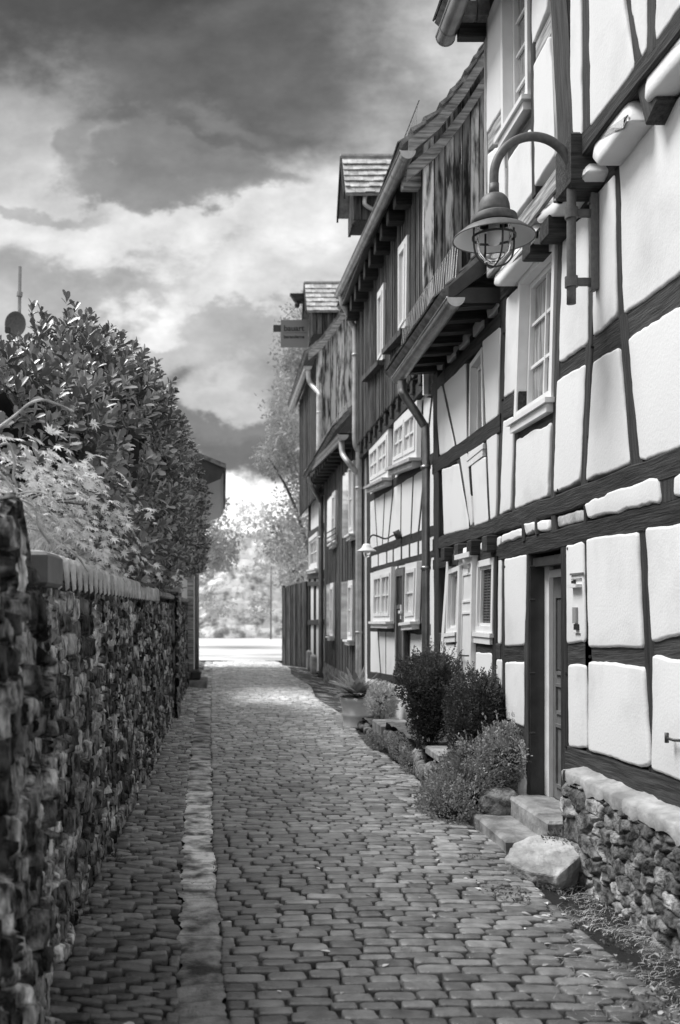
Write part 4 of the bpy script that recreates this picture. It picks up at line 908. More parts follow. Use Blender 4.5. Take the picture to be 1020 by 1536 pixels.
mb = MB(); mb.lathe(c, pr([(21,326),(24,340),(25.5,352),(25,368),(22,380),(14,390),(6,394),(0,395),(0,393.5),(6,392.5),(13,388.5),(20.5,379),(23.5,368),(24,352),(22.5,340),(19.5,326)]), 40); mb.build('glass_globe', M['lamp_glass'], lp, True)
mb = MB()
for i in range(4):
    a = R(45*2*i+8); pts = [(31,332),(31.5,345),(31.5,368),(28,384),(18,395),(6,399),(0,400)]
    mb.tube(smooth_path([(c.x+x*k*math.cos(a), c.y+x*k*math.sin(a), c.z+(340-y)*k) for x, y in pts], 3), .0065, 8)
mb.lathe(c, pr([(30.5,354),(32.5,354),(32.5,357),(30.5,357),(30.5,354)]), 36)
mb.build('cage', M['iron'], lp, True)
mb = MB(); mb.lathe(c, pr([(0,330),(8,330),(8,342),(10,345),(11,356),(8,366),(0,369)]), 20); mb.build('bulb', M['reflector'], lp, True)

# ================================================================== HOUSE B (low eaves)
hB = thing('half_timbered_house', 'low eaved half timbered cottage with white door and gutter, just left of the near house', 'house', (F, 10.4, 0), 'half timbered houses along the lane')
body(hB, F+.2, 7, 8.93, 11.98, .1, 4.62)
pb = lambda q, **k: panel(hB, q, F, bulge=k.pop('bulge', .012), wob=.006, **k)
for q in ([(731,464),(747,443),(750,459),(733,479)], [(710,490),(724,470),(726,486),(711,507)], [(689,510),(702,495),(703,511),(689,527)], [(671,530),(684,517),(684,533),(672,546)], [(656,546),(666,536),(666,546),(657,556)],
          [(725,511),(752,487),(748,625),(730,637)], [(654,588),(663,577),(684,673),(661,684)], [(667,577),(699,545),(701,668),(688,676)],
          [(731,652),(747,643),(745,777),(737,780)], [(708,698),(729,684),(734,782),(713,790)], [(691,684),(702,677),(710,787),(707,790)], [(664,704),(689,695),(705,794),(667,803)],
          [(682,823),(690,821),(690,834),(682,838)], [(703,820),(712,817),(712,829),(704,832)], [(722,814),(735,809),(735,822),(722,826)], [(747,806),(752,804),(752,818),(747,820)],
          [(749,837),(754,837),(753,967),(748,966)], [(746,989),(754,989),(753,1060),(746,1060)], [(713,978),(740,980),(738,1060),(712,1060)], [(668,964),(687,967),(684,1050),(664,1050)], [(671,836),(675,835),(665,985),(661,985)]): pb(q)
tb = lambda n, a, b_, w_, X=F, **k: timber(hB, n, a, b_, w_, X, **k)
tb('rail', (648,585), (752,479), .15); tb('plate', (650,532), (752,425), .12); tb('rail', (650,702), (752,634), .17); tb('beam', (650,818), (749,787), .14, proud=.01); tb('plate', (650,847), (751,824), .12, proud=.005)
tb('post', (654,560), (656,1000), .26, proud=.01); tb('brace', (664,573), (687,690), .10); tb('brace', (686,680), (710,797), .10); tb('post', (702,545), (706,800), .10); tb('post', (727,512), (735,790), .10)
tb('rail', (657,957), (752,978), .14); tb('post', (742,835), (742,1060), .14); tb('post', (688,840), (690,1050), .12); tb('post', (712,835), (711,1060), .12); tb('sill_beam', (655,1055), (752,1085), .16)
for px in (676, 697, 717, 741): 
    a = P(px, 0, F).y; z = EYE+(CY-(915-.262*(px-CX)))*a/FPX; mb = MB(); mb.box(F-.09, F+.1, a-.09, a+.09, z-.12, z+.03, bev=.01); mb.build('joist_end', M['timber'], hB)
for px in (667, 686, 706.5, 729, 750): tb('strut', (px, CY-1.11*(px-CX)), (px+1, CY-1.02*(px-CX)), .12)
window(hB, Quad((706,546),(724,521),(727,667),(704,686), F), 1, 1, .05, .10, .012, sash=.045, silld=.015)
w5 = window(hB, Quad((718,842),(743,836),(741,950),(715,948), F), 1, 1, .06, .05, .02, pane='pane_pale', sash=.03, silld=.03)
q5 = Quad((718,842),(743,836),(741,950),(715,948), F); mb = MB()
for i in range(1, 26): q5.box(mb, .09, q5.w-.09, q5.h*i/26-.004, q5.h*i/26+.006, -.05, -.03)
for i in range(1, 5): u = q5.w*i/5; q5.box(mb, u-.004, u+.004, .09, q5.h-.09, -.048, -.028)
mb.build('lattice', M['grey_paint'], w5)
window(hB, Quad((674,855),(691,848),(688,948),(671,950), F), 1, 2, .05, .06, .02, pane='pane_pale', sash=.03, silld=.03)
qd = Quad((692,840),(713,835),(709,1065),(686,1060), F-.03); mb = MB(); qd.box(mb, 0, qd.w, 0, qd.h, -.1, 0); dB = mb.build('door', M['white_paint'], hB)
mb = MB(); qd.ring(mb, .0, qd.w, 0, qd.h, .06, 0, .03); qd.ring(mb, .12, qd.w-.12, .25, 1.0, .02, 0, .012); qd.ring(mb, .12, qd.w-.12, 1.1, qd.h-.15, .02, 0, .012); qd.box(mb, -.02, qd.w+.02, qd.h, qd.h+.05, -.05, .07); mb.build('door_frame', M['white_paint'], dB)
mb = MB(); a = qd.at(qd.w*.55, 1.55, .0); mb.lathe((a[0]-.02, a[1], a[2]), [(0,-.11),(.035,-.10),(.045,0),(.035,.10),(0,.11)], 16); mb.build('porch_light', M['reflector'], dB, True)
mb = MB(); a = qd.at(qd.w*.35, .55, .0); b_ = qd.at(qd.w*.75, .55, 0); mb.tube([a, (a[0]-.05, a[1], a[2]), (b_[0]-.05, b_[1], b_[2]), b_], .008, 6); mb.build('handle', M['iron'], dB)
# eaves, gutter, roof, snow guard
roof_slab(hB, 2.0, 4.50, 5.0, 7.55, 8.97, 12.0, .07)
for y in np.arange(9.15, 12, .42): mb = MB(); mb.hexa([(2.10, y-.06, 4.46), (2.7, y-.06, 4.50), (2.7, y+.06, 4.50), (2.10, y+.06, 4.46), (2.10, y-.06, 4.56), (2.7, y-.06, 5.0), (2.7, y+.06, 5.0), (2.10, y+.06, 4.56)]); mb.build('rafter_end', M['timber'], hB)
mb = MB(); mb.box(2.05, 2.5, 8.955, 8.985, 4.47, 4.60); mb.box(2.10, 2.6, 9.0, 11.95, 4.575, 4.60); mb.build('eaves_board', M['dark_paint'], hB)
mb = MB(); mb.hexa([(2.02, 8.93, 4.47), (2.6, 8.93, 4.93), (2.6, 8.955, 4.93), (2.02, 8.955, 4.47), (2.02, 8.93, 4.60), (2.6, 8.93, 5.10), (2.6, 8.955, 5.10), (2.02, 8.955, 4.60)]); mb.build('verge_board', M['dark_paint'], hB)
gB0 = P(684, 446, 2.07); gB1 = P(598, 566, 2.07); gutter(hB, gB0, gB1, .075)
p0 = P(600, 570, 2.1); zt = P(648, 640, F-.08)
downpipe(hB, [gB1+Vector((.02, -.12, -.02)), gB1+Vector((.02, -.12, -.16)), gB1+Vector((.06, -.12, -.26)), Vector((F-.13, 11.85, zt.z+.10)), Vector((F-.09, 11.85, zt.z-.08)), Vector((F-.09, 11.85, 2.5)), Vector((F-.09, 11.85, .2))], .05, 'zinc', [(F-.09, 11.85, 3.4), (F-.09, 11.85, 2.2), (F-.09, 11.85, 1.1)])
def guard(parent, a, b_, h, n, m='zinc'):
    a = Vector(a); b_ = Vector(b_); u = Vector((.12, 0, 1)).normalized()*h; mb = MB()
    mb.tube([a, b_], .006, 6); mb.tube([a+u, b_+u], .006, 6)
    for i in range(n+1): p = a+(b_-a)*i/n; mb.tube([p, p+u+(b_-a)/n*.8], .003, 5)
    return mb.build('snow_guard', M[m], parent)
guard(hB, (2.12, 9.1, 4.72), (2.12, 11.9, 4.74), .42, 26, 'zinc')

# ================================================================== HOUSE C (boarded top storey with gable)
hC = thing('half_timbered_house', 'tall house with dark boarded top storey over white timber framed lower storeys, mid lane', 'house', (F, 15, 0), 'half timbered houses along the lane')
ZC = 4.68; XC = 2.43
body(hC, F+.05, 7, 12.0, 18.0, .1, 4.9); body(hC, XC+.06, 7, 12.06, 18.0, 4.9, 7.1, m='board_dark')
tcb = lambda n, a, b_, w_, X=F, **k: timber(hC, n, a, b_, w_*(.62 if n in ('brace', 'post') and w_ < .4 else .85), X, depth=.06, proud=-.047, st=.0004, **k)
for a, b_, w_ in (((553,664),(562,826),.10), ((573,731),(569,818),.10), ((587,636),(586,720),.07), ((595,628),(577,818),.12), ((597,718),(596,808),.09), ((615,705),(611,806),.10), ((644,575),(622,802),.13), ((629,600),(627,690),.06)): tcb('brace', a, b_, w_)
tcb('rail', (547,750), (645,686), .16); tcb('beam', (547,831), (650,794), .17); tcb('plate', (547,857), (650,829), .11); tcb('plate', (547,672), (648,560), .12)
for px in (552, 563, 575.5, 585, 597, 609, 622, 637): tcb('joist_end', (px, CY-.395*(px-CX)), (px, CY-.285*(px-CX)), .12)
for a, b_, w_ in (((548,610),(549,1012),.5), ((557,857),(567,1015),.11), ((574,936),(574,1015),.10), ((592,848),(592,1015),.16), ((610,845),(609,1015),.12), ((640,835),(625,1015),.13)): tcb('post', a, b_, w_)
tcb('rail', (549,941),(593,941),.17); tcb('rail', (609,943),(640,944),.17); tcb('sill_beam', (547,1012), (645,1030), .16)
for q in (((556,672),(585,640),(585,716),(557,730)), ((594,634),(629,600),(628,686),(591,702))):
    window(hC, Quad(*q, F-.0), 2, 2, .09, .0, .03, pane='pane_white', sash=.05, two=True, sillm='zinc_pale', silld=.10)
window(hC, Quad((563,858),(590,850),(588,932),(562,932), F), 2, 2, .08, .0, .03, pane='pane_white', sash=.05, two=True)
window(hC, Quad((611,846),(629,842),(626,932),(609,934), F), 2, 1, .08, .0, .03, pane='pane_white', sash=.05)
qd = Quad((594,853),(608,850),(607,1018),(594,1018), F-.01); mb = MB(); qd.box(mb, 0, qd.w, 0, qd.h, -.05, 0); dC = mb.build('door', M['dark_paint'], hC)
mb = MB(); qd.ring(mb, .02, qd.w-.02, .02, qd.h-.02, .10, 0, .02); qd.box(mb, .15, qd.w-.15, 1.0, 1.06, 0, .02); mb.build('door_frame', M['grey_paint'], dC)
mb = MB(); a = qd.at(qd.w*.75, .95, 0); mb.box(a[0]-.05, a[0]-.01, a[1]-.08, a[1]+.08, a[2]-.02, a[2]+.02); mb.box(a[0]-.03, a[0], a[1]-.03, a[1]+.03, a[2]-.1, a[2]+.1); mb.build('handle', M['reflector'], dC)
# dark beam heads under the boards, boards
mb = MB(); mb.box(F-.04, F+.1, 12.05, 18, 4.42, 4.58); mb.build('jetty_beam', M['timber'], hC)
for i in range(11): y = 12.3+i*.53; mb = MB(); mb.box(XC-.01, F+.1, y-.08, y+.08, 4.48, 4.66, bev=.01); mb.build('joist_end', M['timber'], hC)
mb = MB(); boards(mb, 12.08, 18.05, lambda y: ZC-.03+.05*(int(y*15) % 2), lambda y: 7.12, XC, .075, .55, 1.35, .03); mb.build('boarding', M['board_dark'], hC)
VG = [(2.20, 7.20), (2.56, 7.50), (2.86, 7.88), (3.13, 8.30), (5.2, 11.5)]
def vz(x):
    for (a, b_), (c, d) in zip(VG[:-1], VG[1:]):
        if x <= c: return b_+(d-b_)*(x-a)/(c-a)
    return VG[-1][1]
mb = MB(); boards(mb, XC-.02, 5.2, lambda x: 4.3, lambda x: vz(x)-.06, 12.03, .115, .12, 1.6, .035, axis='x'); mb.build('gable_boarding', M['board_old'], hC)
body(hC, XC+.06, 5.2, 12.07, 12.2, 4.3, 7.1, m='board_dark')
mb = MB()
for off, h, y0, y1 in ((-.09, .17, 11.82, 11.86), (-.36, .17, 11.93, 11.98)):
    for (a, b_), (c, d) in zip(VG[:-1], VG[1:]): mb.hexa([(a, y0, b_+off), (a, y1, b_+off), (c, y1, d+off), (c, y0, d+off), (a, y0, b_+off+h), (a, y1, b_+off+h), (c, y1, d+off+h), (c, y0, d+off+h)], 1.)
mb.build('verge_board', M['timber_pale'], hC)
roof_slab(hC, VG[0][0]-.06, VG[0][1]+.04, VG[-1][0], VG[-1][1]+.08, 11.84, 18.4, .05, flare=[(x, z+.08) for x, z in VG[1:-1]])
mb = MB()
for (a, b_), (c, d) in zip(VG[:-1], VG[1:]):
    l = math.hypot(c-a, d-b_); k = int(l/.2); dx, dz = (c-a)/l, (d-b_)/l
    for i in range(k): 
        t = (i+.3)*.2; x, z = a+dx*t, b_+dz*t+.13
        mb.hexa([(x, 11.78, z), (x, 12.0, z), (x+dx*.2, 12.0, z+dz*.2-.03), (x+dx*.2, 11.78, z+dz*.2-.03), (x-dz*.05, 11.78, z+dx*.05), (x-dz*.05, 12.0, z+dx*.05), (x+dx*.2, 12.0, z+dz*.2), (x+dx*.2, 11.78, z+dz*.2)], .7+.5*random.random())
        if x > 99: mb.tube([(x-dz*.08-.02, 12.2, z+dx*.08), (x-dz*.08+.0, 12.2, z+dx*.08+.0), (x+dx*.13-.06, 12.2, z+dz*.13+.08)], [.02, .06, .045], 8)
mb.build('verge_tiles', M['tile'], hC)
for i in range(11): y = 12.25+i*.55; mb = MB(); mb.box(2.20, XC+.02, y-.10, y+.10, 6.88, 7.13, 1.2 if i == 0 else .7, bev=.012); mb.build('rafter_end', M['timber_pale' if i == 0 else 'timber'], hC)
mb = MB(); mb.box(2.12, XC+.1, 12.0, 18.2, 7.135, 7.16); mb.build('soffit', M['dark_paint'], hC)
gC0 = P(612, 226, 2.13); gC1 = P(509, 442, 2.10); gutter(hC, gC0, gC1, .085)
yd = 17.95
downpipe(hC, [gC1+Vector((.02,-.2,-.02)), gC1+Vector((.03,-.2,-.20)), gC1+Vector((.12,-.18,-.36)), Vector((F-.18, yd, gC1.z-.55)), Vector((F-.12, yd, gC1.z-.75)), Vector((F-.12, yd, 5.6)), Vector((F-.12, yd, 4.75)), Vector((F-.06, yd, 4.55)), Vector((F-.06, yd, 4.3)), Vector((F-.06, yd, .2))], .055, 'zinc_pale', [(F-.06, yd, 3.9), (F-.06, yd, 1.3), (F-.12, yd, 6.3)])
for q in (((568.5,440),(578,424),(577,538),(568.5,552)), ((600,372),(614,352),(612,488),(600,508))):
    window(hC, Quad(*q, XC-.03), 1, 1, .09, .0, .03, pane='pane_white', sash=.04, sill=False)
for q in (((551,566),(576,540),(576,547),(551,573)), ((583,524),(612,492),(612,501),(583,532))):
    qs = Quad(*q, XC-.03); mb = MB(); qs.box(mb, 0, qs.w, 0, qs.h, -.02, .10); mb.build('window_ledge', M['board_dark'], hC)
guard(hC, (2.30, 11.95, 7.40), (2.30, 13.6, 7.42), .42, 14, 'iron')
# dormers with hoist
def dormer(parent, y0, y1, x0, x1, zb, ze, zr, n):
    ym = (y0+y1)/2; mb = MB()
    boards(mb, x0+.12, x1, lambda x: zb, lambda x: ze+.05, y0+.05, .13, .5, 1.2, .02, axis='x'); mb.box(x0+.14, x1, y0+.09, y1-.06, zb, ze+.02)
    boards(mb, y0+.05, y1-.05, lambda y: zb-.03, lambda y: ze+(zr-ze)*(1-abs(y-ym)/(ym-y0))-.03, x0+.14, .12, .4, 1.1, .02)
    d = mb.build('dormer', M['board_dark'], parent)
    mb = MB(); l = math.hypot(ym-y0+.08, zr-ze)
    for s_ in (1, -1):
        a = Vector((x0-.02, ym-s_*(ym-y0+.08), ze-.04)); dv = Vector((0, s_*(ym-y0+.08), zr-ze+.04)).normalized(); up = Vector((0, -s_*dv.z, abs(dv.y)))
        p = [a, a+Vector((x1-x0+.02, 0, 0)), a+Vector((x1-x0+.02, 0, 0))+dv*l, a+dv*l]; mb.hexa(p+[q+up*.04 for q in p] if s_ > 0 else [p[1], p[0], p[3], p[2]]+[q+up*.04 for q in (p[1], p[0], p[3], p[2])], .7)
        tiles(mb, a+up*.03, (1, 0, 0), dv, int((x1-x0)/.16)+1, 6, up, w=.16, h=l/6, th=.018, tlo=.75, thi=1.15, wav=.02)
    mb.tube([(x0-.04, ym, zr+.06), (x1, ym, zr+.06)], .055, 8, tone=.6)
    mb.build('dormer_roof', M['tile_pale'], d)
    mb = MB()
    for s_ in (1, -1): mb.hexa([(x0-.05, ym-s_*(ym-y0+.10), ze-.10), (x0-.02, ym-s_*(ym-y0+.10), ze-.10), (x0-.02, ym, zr-.04), (x0-.05, ym, zr-.04), (x0-.05, ym-s_*(ym-y0+.10), ze+.02), (x0-.02, ym-s_*(ym-y0+.10), ze+.02), (x0-.02, ym, zr+.08), (x0-.05, ym, zr+.08)])
    mb.build('gable_board', M['timber'], d); return d
dC1 = dormer(hC, 16.25, 17.05, 2.0, 3.6, EYE+(915-340)*16.6/FPX, EYE+(915-291)*16.2/FPX, EYE+(915-241)*16.65/FPX, 6)
mb = MB(); z = EYE+(915-300)*16.3/FPX; mb.tube(smooth_path([(2.32, 16.25, z+.05), (2.30, 16.22, z-.05), (2.32, 16.22, z-.12), (2.45, 16.3, z-.16)]), .035, 8); mb.build('overflow_pipe', M['zinc_pale'], dC1, True)

# wall lamp on C
wl = thing('wall_lamp', 'pale bell shaped lamp on a thin curved arm by the far downpipe', 'lamp', P(597, 803, F))
yw = P(597, 0, F).y; ql = lambda a, b_: Q(a, b_, yw)
mb = MB(); mb.tube(smooth_path([Vector((F, yw, ql(0,803).z)), ql(590,803), ql(578,808), ql(566,804), ql(558,803), ql(552,812), ql(551,817)]), .012, 8); mb.tube([(F+.02, yw, ql(0,808).z), (F-.03, yw, ql(0,796).z)], .05, 8); mb.build('arm', M['iron'], wl, True)
k = yw/FPX; c = ql(550, 820); mb = MB(); mb.lathe(c, [(0,5*k),(5*k,4*k),(7*k,0),(8*k,-2*k),(14*k,-6*k),(14.5*k,-7*k),(8*k,-4*k),(0,-2*k)], 24); mb.build('lamp_shade', M['white_paint'], wl, True)
mb = MB(); mb.lathe(c, [(0,-3*k),(5*k,-4*k),(5.5*k,-10*k),(4*k,-15*k),(0,-17*k)], 16); mb.build('glass_globe', M['lamp_glass'], wl, True)

# ================================================================== HOUSE D (dark boarded, low) and E
hD = thing('boarded_house', 'dark vertically boarded low house with white window reveals beyond the far downpipe', 'house', (F, 21, 0))
body(hD, F+.04, 7, 18.02, 24.8, .1, 5.0, m='board_dark')
mb = MB(); boards(mb, 18.08, 24.6, lambda y: .42, lambda y: 5.0, F, .10, .5, 1.25, .03); mb.build('boarding', M['board_dark'], hD)
mb = MB(); mb.box(F-.02, F+.04, 18.05, 24.7, -.1, .42); mb.build('footing', M['footing'], hD)
for q in (((497,875),(502,874),(501,954),(496,954)), ((524,871),(531,870),(530,960),(523,959)), ((500,740),(505,735),(504,813),(499,817)), ((525,697),(532,690),(532,800),(525,804))):
    window(hD, Quad(*q, F-.035), 2, 1, .09, .0, .03, pane='pane_white', sash=.05, silld=.09)
mb = MB()
for i in range(3): a = P(490, 800+i*8, F-.1); b_ = P(503, 792+i*8, F-.1); mb.tube([a, b_], .015, 6)
mb.build('window_bar', M['iron'], hD)
for q in (((488,877),(496,876),(495,953),(487,953)), ((512,873),(523,872),(522,958),(511,958)), ((491,748),(499,741),(498,816),(490,820)), ((514,713),(524,699),(524,803),(513,808))):
    qs = Quad(*q, F-.034); mb = MB(); qs.box(mb, 0, qs.w, 0, qs.h, -.02, .0); mb.build('pane', M['pane'], hD)
roof_slab(hD, 2.05, 4.98, 5.0, 8.2, 18.1, 25.0, .07)
for i in range(12): y = 18.4+i*.55; mb = MB(); mb.box(2.15, F, y-.07, y+.07, 4.78, 4.96); mb.build('rafter_end', M['timber'], hD)
g0 = P(515, 652, 2.12); g1 = P(463, 706, 2.12); gutter(hD, g0, g1, .09, m='zinc')
downpipe(hD, [g0+Vector((0,.3,-.05)), g0+Vector((.02,.25,-.3)), g0+Vector((.12,.1,-.5)), Vector((F-.08, 18.0, g0.z-.62))], .05, 'zinc_pale')
downpipe(hD, [g1+Vector((0,-.3,-.04)), g1+Vector((.0,-.3,-.3)), g1+Vector((.1,-.3,-.5)), Vector((F-.10, 24.75, g1.z-.75)), Vector((F-.08, 24.75, g1.z-1.0)), Vector((F-.08, 24.75, 2)), Vector((F-.08, 24.75, .05))], .055, 'zinc', [(F-.08, 24.75, 3.5)])
guard(hD, (2.26, 18.4, 5.15), (2.26, 24.6, 5.3), .42, 44)
hE = thing('half_timbered_house', 'farthest house on the right with pale weathered gable boards and a crane dormer', 'house', (F, 27, 0), 'half timbered houses along the lane')
body(hE, F+.03, 7, 24.8, 29.6, .1, 4.9); body(hE, 2.36, 7, 24.86, 30.2, 4.9, 8.0, m='board_dark')
mb = MB(); boards(mb, 24.9, 30.3, lambda y: 4.55, lambda y: 8.0, 2.33, .12, .5, 1.1, .03); mb.build('boarding', M['board_dark'], hE)
for a, b_, w_ in (((464,745),(464,1000),.3), ((472,868),(472,1000),.22), ((483,745),(483,1000),.3)): timber(hE, 'post', a, b_, w_, F, depth=.05, proud=.014)
for a, b_, w_ in (((462,863),(485,861),.22), ((462,876),(485,875),.12), ((462,934),(485,933),.14), ((462,803),(485,790),.18), ((462,752),(485,738),.14)): timber(hE, 'rail', a, b_, w_, F, depth=.05, proud=.016)
window(hE, Quad((466,808),(479,797),(479,852),(466,855), F), 2, 1, .10, .02, .06, pane='pane_pale', sash=.06)
mb = MB(); mb.box(F-.12, F+.02, 26.9, 27.3, -.05, .50, bev=.05); mb.build('plinth_stone', M['rock'], hE); mb = MB(); mb.box(F-.1, F+.02, 28.4, 28.8, -.05, .55, bev=.05); mb.build('plinth_stone', M['rock'], hE)
VE = [(2.10, 7.95), (2.45, 8.25), (2.9, 8.85), (5.2, 12.6)]
def ve(x):
    for (a, b_), (c, d) in zip(VE[:-1], VE[1:]):
        if x <= c: return b_+(d-b_)*(x-a)/(c-a)
    return VE[-1][1]
mb = MB(); boards(mb, 2.32, 5.2, lambda x: 4.9, lambda x: ve(x)-.05, 24.84, .17, .45, 1.6, .04, axis='x'); mb.build('gable_boarding', M['board_old'], hE)
mb = MB()
for (a, b_), (c, d) in zip(VE[:-1], VE[1:]): mb.hexa([(a, 24.5, b_-.1), (a, 24.56, b_-.1), (c, 24.56, d-.1), (c, 24.5, d-.1), (a, 24.5, b_+.12), (a, 24.56, b_+.12), (c, 24.56, d+.12), (c, 24.5, d+.12)], 1.)
mb.build('verge_board', M['timber_pale'], hE)
roof_slab(hE, 2.05, 8.0, VE[-1][0], VE[-1][1]+.08, 24.52, 31, .07, flare=[(x, z+.08) for x, z in VE[1:-1]])
g0 = P(462, 549, 2.12); g1 = P(440, 601, 2.12); gutter(hE, g0, (g1.x, 30.9, g0.z+.1), .10)
downpipe(hE, [g0+Vector((.02,.1,-.04)), g0+Vector((.03,.1,-.3)), g0+Vector((.10,.1,-.45)), Vector((2.38, 24.7, g0.z-.75)), Vector((2.38, 24.7, g0.z-1.0)), Vector((2.38, 24.7, 5.4))], .06, 'zinc_pale', [(2.38, 24.7, 6.6)])
dE = dormer(hE, 26.3, 27.6, 2.22, 4.4, EYE+(915-500)*26.3/FPX, EYE+(915-466)*26.2/FPX, EYE+(915-428)*26.95/FPX, 6)
ym = 26.95; zb = EYE+(915-452)*27.2/FPX
mb = MB(); mb.hexa([(1.95, ym-.1, zb-.11), (2.9, ym-.1, zb-.11), (2.9, ym+.1, zb-.11), (1.95, ym+.1, zb-.11), (1.80, ym-.1, zb+.11), (2.9, ym-.1, zb+.11), (2.9, ym+.1, zb+.11), (1.80, ym+.1, zb+.11)]); mb.build('hoist_beam', M['timber'], dE)
mb = MB(); mb.tube([(2.0, ym-.08, zb-.17), (2.0, ym+.08, zb-.17)], .07, 12); mb.build('pulley', M['iron'], dE, True)
# sign
x0, x1 = (421-CX)*ym/FPX, (462-CX)*ym/FPX; z1 = EYE+(915-480)*ym/FPX; z0 = EYE+(915-521)*ym/FPX
sg = thing('hanging_sign', 'flat grey company sign hanging on wires from the crane beam', 'sign', (1.8, ym, z1))
mb = MB(); mb.box(x0, x1, ym-.02, ym+.02, z0, z1, bev=.004); mb.build('sign_board', M['sign_face'], sg)
mb = MB(); mb.box(x0-.20, x0, ym-.03, ym+.03, z0+.42, z0+.60); mb.build('side_arm', M['iron'], sg)
mb = MB(); mb.tube([(x0+.06, ym, z1), (2.0, ym, zb-.2)], .006, 5); mb.tube([(x1-.08, ym, z1), (2.0, ym, zb-.2)], .006, 5); mb.build('wire', M['iron'], sg)
def text(s, size, loc, mt, parent, name='lettering'):
    cu = bpy.data.curves.new('t', 'FONT'); cu.body = s; cu.size = size; cu.extrude = .002; cu.align_x = 'LEFT'; cu.offset = size*.02
    to = bpy.data.objects.new('t', cu); col.objects.link(to); bpy.context.view_layer.update()
    me = bpy.data.meshes.new_from_object(to.evaluated_get(bpy.context.evaluated_depsgraph_get())); bpy.data.objects.remove(to); me.materials.clear(); me.materials.append(M[mt])
    me.transform(Matrix.Translation(Vector(loc)-OFF[parent.name]) @ Matrix.Rotation(R(90), 4, 'X'))
    o = bpy.data.objects.new(name, me); col.objects.link(o); o.parent = parent; OFF[o.name] = OFF[parent.name]; return o
text('bauart', .215, (x0+.08, ym-.026, z0+.44), 'ink', sg); text('beranderne', .12, (x0+.08, ym-.026, z0+.24), 'iron', sg)
mb = MB(); mb.box(x0+.08, x1-.03, ym-.026, ym-.02, z0+.385, z0+.392); mb.build('rule_line', M['iron'], sg)

# fence at the end of the row
fn = thing('board_fence', 'dark vertical board fence standing out from the last house on the right', 'fence', (2.1, 29.8, 0))
a = Vector((1.86, 30.6, 0)); b_ = Vector((2.47, 29.3, 0)); d = (b_-a); n_ = 9; pr_ = Vector((-d.y, d.x, 0)).normalized()*.02
mb = MB()
for i in range(n_):
    p = a+d*(i/n_+.004); q = a+d*((i+1)/n_-.008); zt_ = 2.38+.02*i+.05*random.random(); o_ = pr_*(1 if i % 2 else 1.8)
    mb.hexa([p-o_, q-o_, q+o_, p+o_]+[Vector((v_.x, v_.y, zt_)) for v_ in (p-o_, q-o_, q+o_, p+o_)], .6+.6*random.random())
mb.build('board', M['board_dark'], fn)
mb = MB()
for t in (0, .45, 1): p = a+d*t; mb.box(p.x-.05, p.x+.05, p.y+.03, p.y+.13, 0, 2.45)
mb.build('post', M['timber'], fn)

# ================================================================== left far house
hL = thing('rendered_house', 'pale rendered house behind the end of the left wall with boxed overhanging eaves', 'house', (-1, 26, 0))
body(hL, -7, -.74, 22.2, 30, 0, 4.9); mb = MB(); mb.box(-.80, -.66, 22.1, 22.25, 0, 4.8, 1.2); mb.build('corner_board', M['timber_pale'], hL)
mb = MB(); mb.tube([(-.60, 22.6, .1), (-.60, 22.6, 4.6)], .05, 10); mb.build('downpipe', M['zinc'], hL, True)
mb = MB(); xa, za = .0, EYE+(915-704)*22/FPX; zb_ = EYE+(915-722)*22/FPX; pz = EYE+(915-733)*22/FPX
prof = [(-.74, pz-.02), (-.45, pz), (-.06, zb_), (.0, za-.12), (.0, za+.02), (-.9, za+.36), (-1.2, za+.1)]
for y in (21.6, 30.3): mb.add([(x, y, z) for x, z in prof], [tuple(range(7))] if y > 25 else [tuple(range(7))[::-1]])
vs = [(x, y, z) for y in (21.6, 30.3) for x, z in prof]; mb.add(vs, [(i, (i+1) % 7, 7+(i+1) % 7, 7+i) for i in range(7)]); mb.build('eaves_box', M['dark_paint'], hL)
mb = MB(); mb.hexa([(.06, 21.5, za-.05), (-3.6, 21.5, za+1.45), (-3.6, 30.4, za+1.45), (.06, 30.4, za-.05), (.06, 21.5, za+.05), (-3.6, 21.5, za+1.55), (-3.6, 30.4, za+1.55), (.06, 30.4, za+.05)], .8)
mb.hexa([(-3.6, 21.5, za+1.45), (-7.3, 21.5, za), (-7.3, 30.4, za), (-3.6, 30.4, za+1.45), (-3.6, 21.5, za+1.55), (-7.3, 21.5, za+.1), (-7.3, 30.4, za+.1), (-3.6, 30.4, za+1.55)], .8); mb.build('roof', M['tile'], hL)
mb = MB(); mb.add([(-7, 22.2, 4.9), (-.74, 22.2, 4.9), (-3.6, 22.2, za+1.4)], [(0,1,2)]); mb.build('gable', M['board_dark'], hL)
st = MB(); st.box(-.74, -.36, 21.6, 22.9, -.05, .16, bev=.01); tag(st.build('stone_step', M['concrete'], None), 'single stone step at the foot of the far left house corner', 'step')
st = MB(); st.box(-.70, -.50, 21.9, 22.5, .165, .36, bev=.03); st.box(-.72, -.48, 21.88, 22.52, .30, .33); tag(st.build('boot_box', M['dark_paint'], None), 'small dark box standing on the far left stone step', 'box')
hF = thing('distant_house', 'roof of a house behind the laurel carrying the mast and dish', 'house', (-6, 22, 0))
body(hF, -10, -4.6, 20, 26, 0, 5.2)
mb = MB(); zr = EYE+(915-516)*20.5/FPX
mb.hexa([(-11, 19.6, 5.1), (-4.35, 19.6, 5.1), (-4.35, 23, zr+.6), (-11, 23, zr+.6), (-11, 19.6, 5.2), (-4.35, 19.6, 5.2), (-4.35, 23, zr+.7), (-11, 23, zr+.7)], .8); mb.build('roof', M['tile'], hF)
an = thing('antenna_mast', 'thin vertical antenna mast above the laurel at the left edge', 'antenna', Q(28, 500, 20))
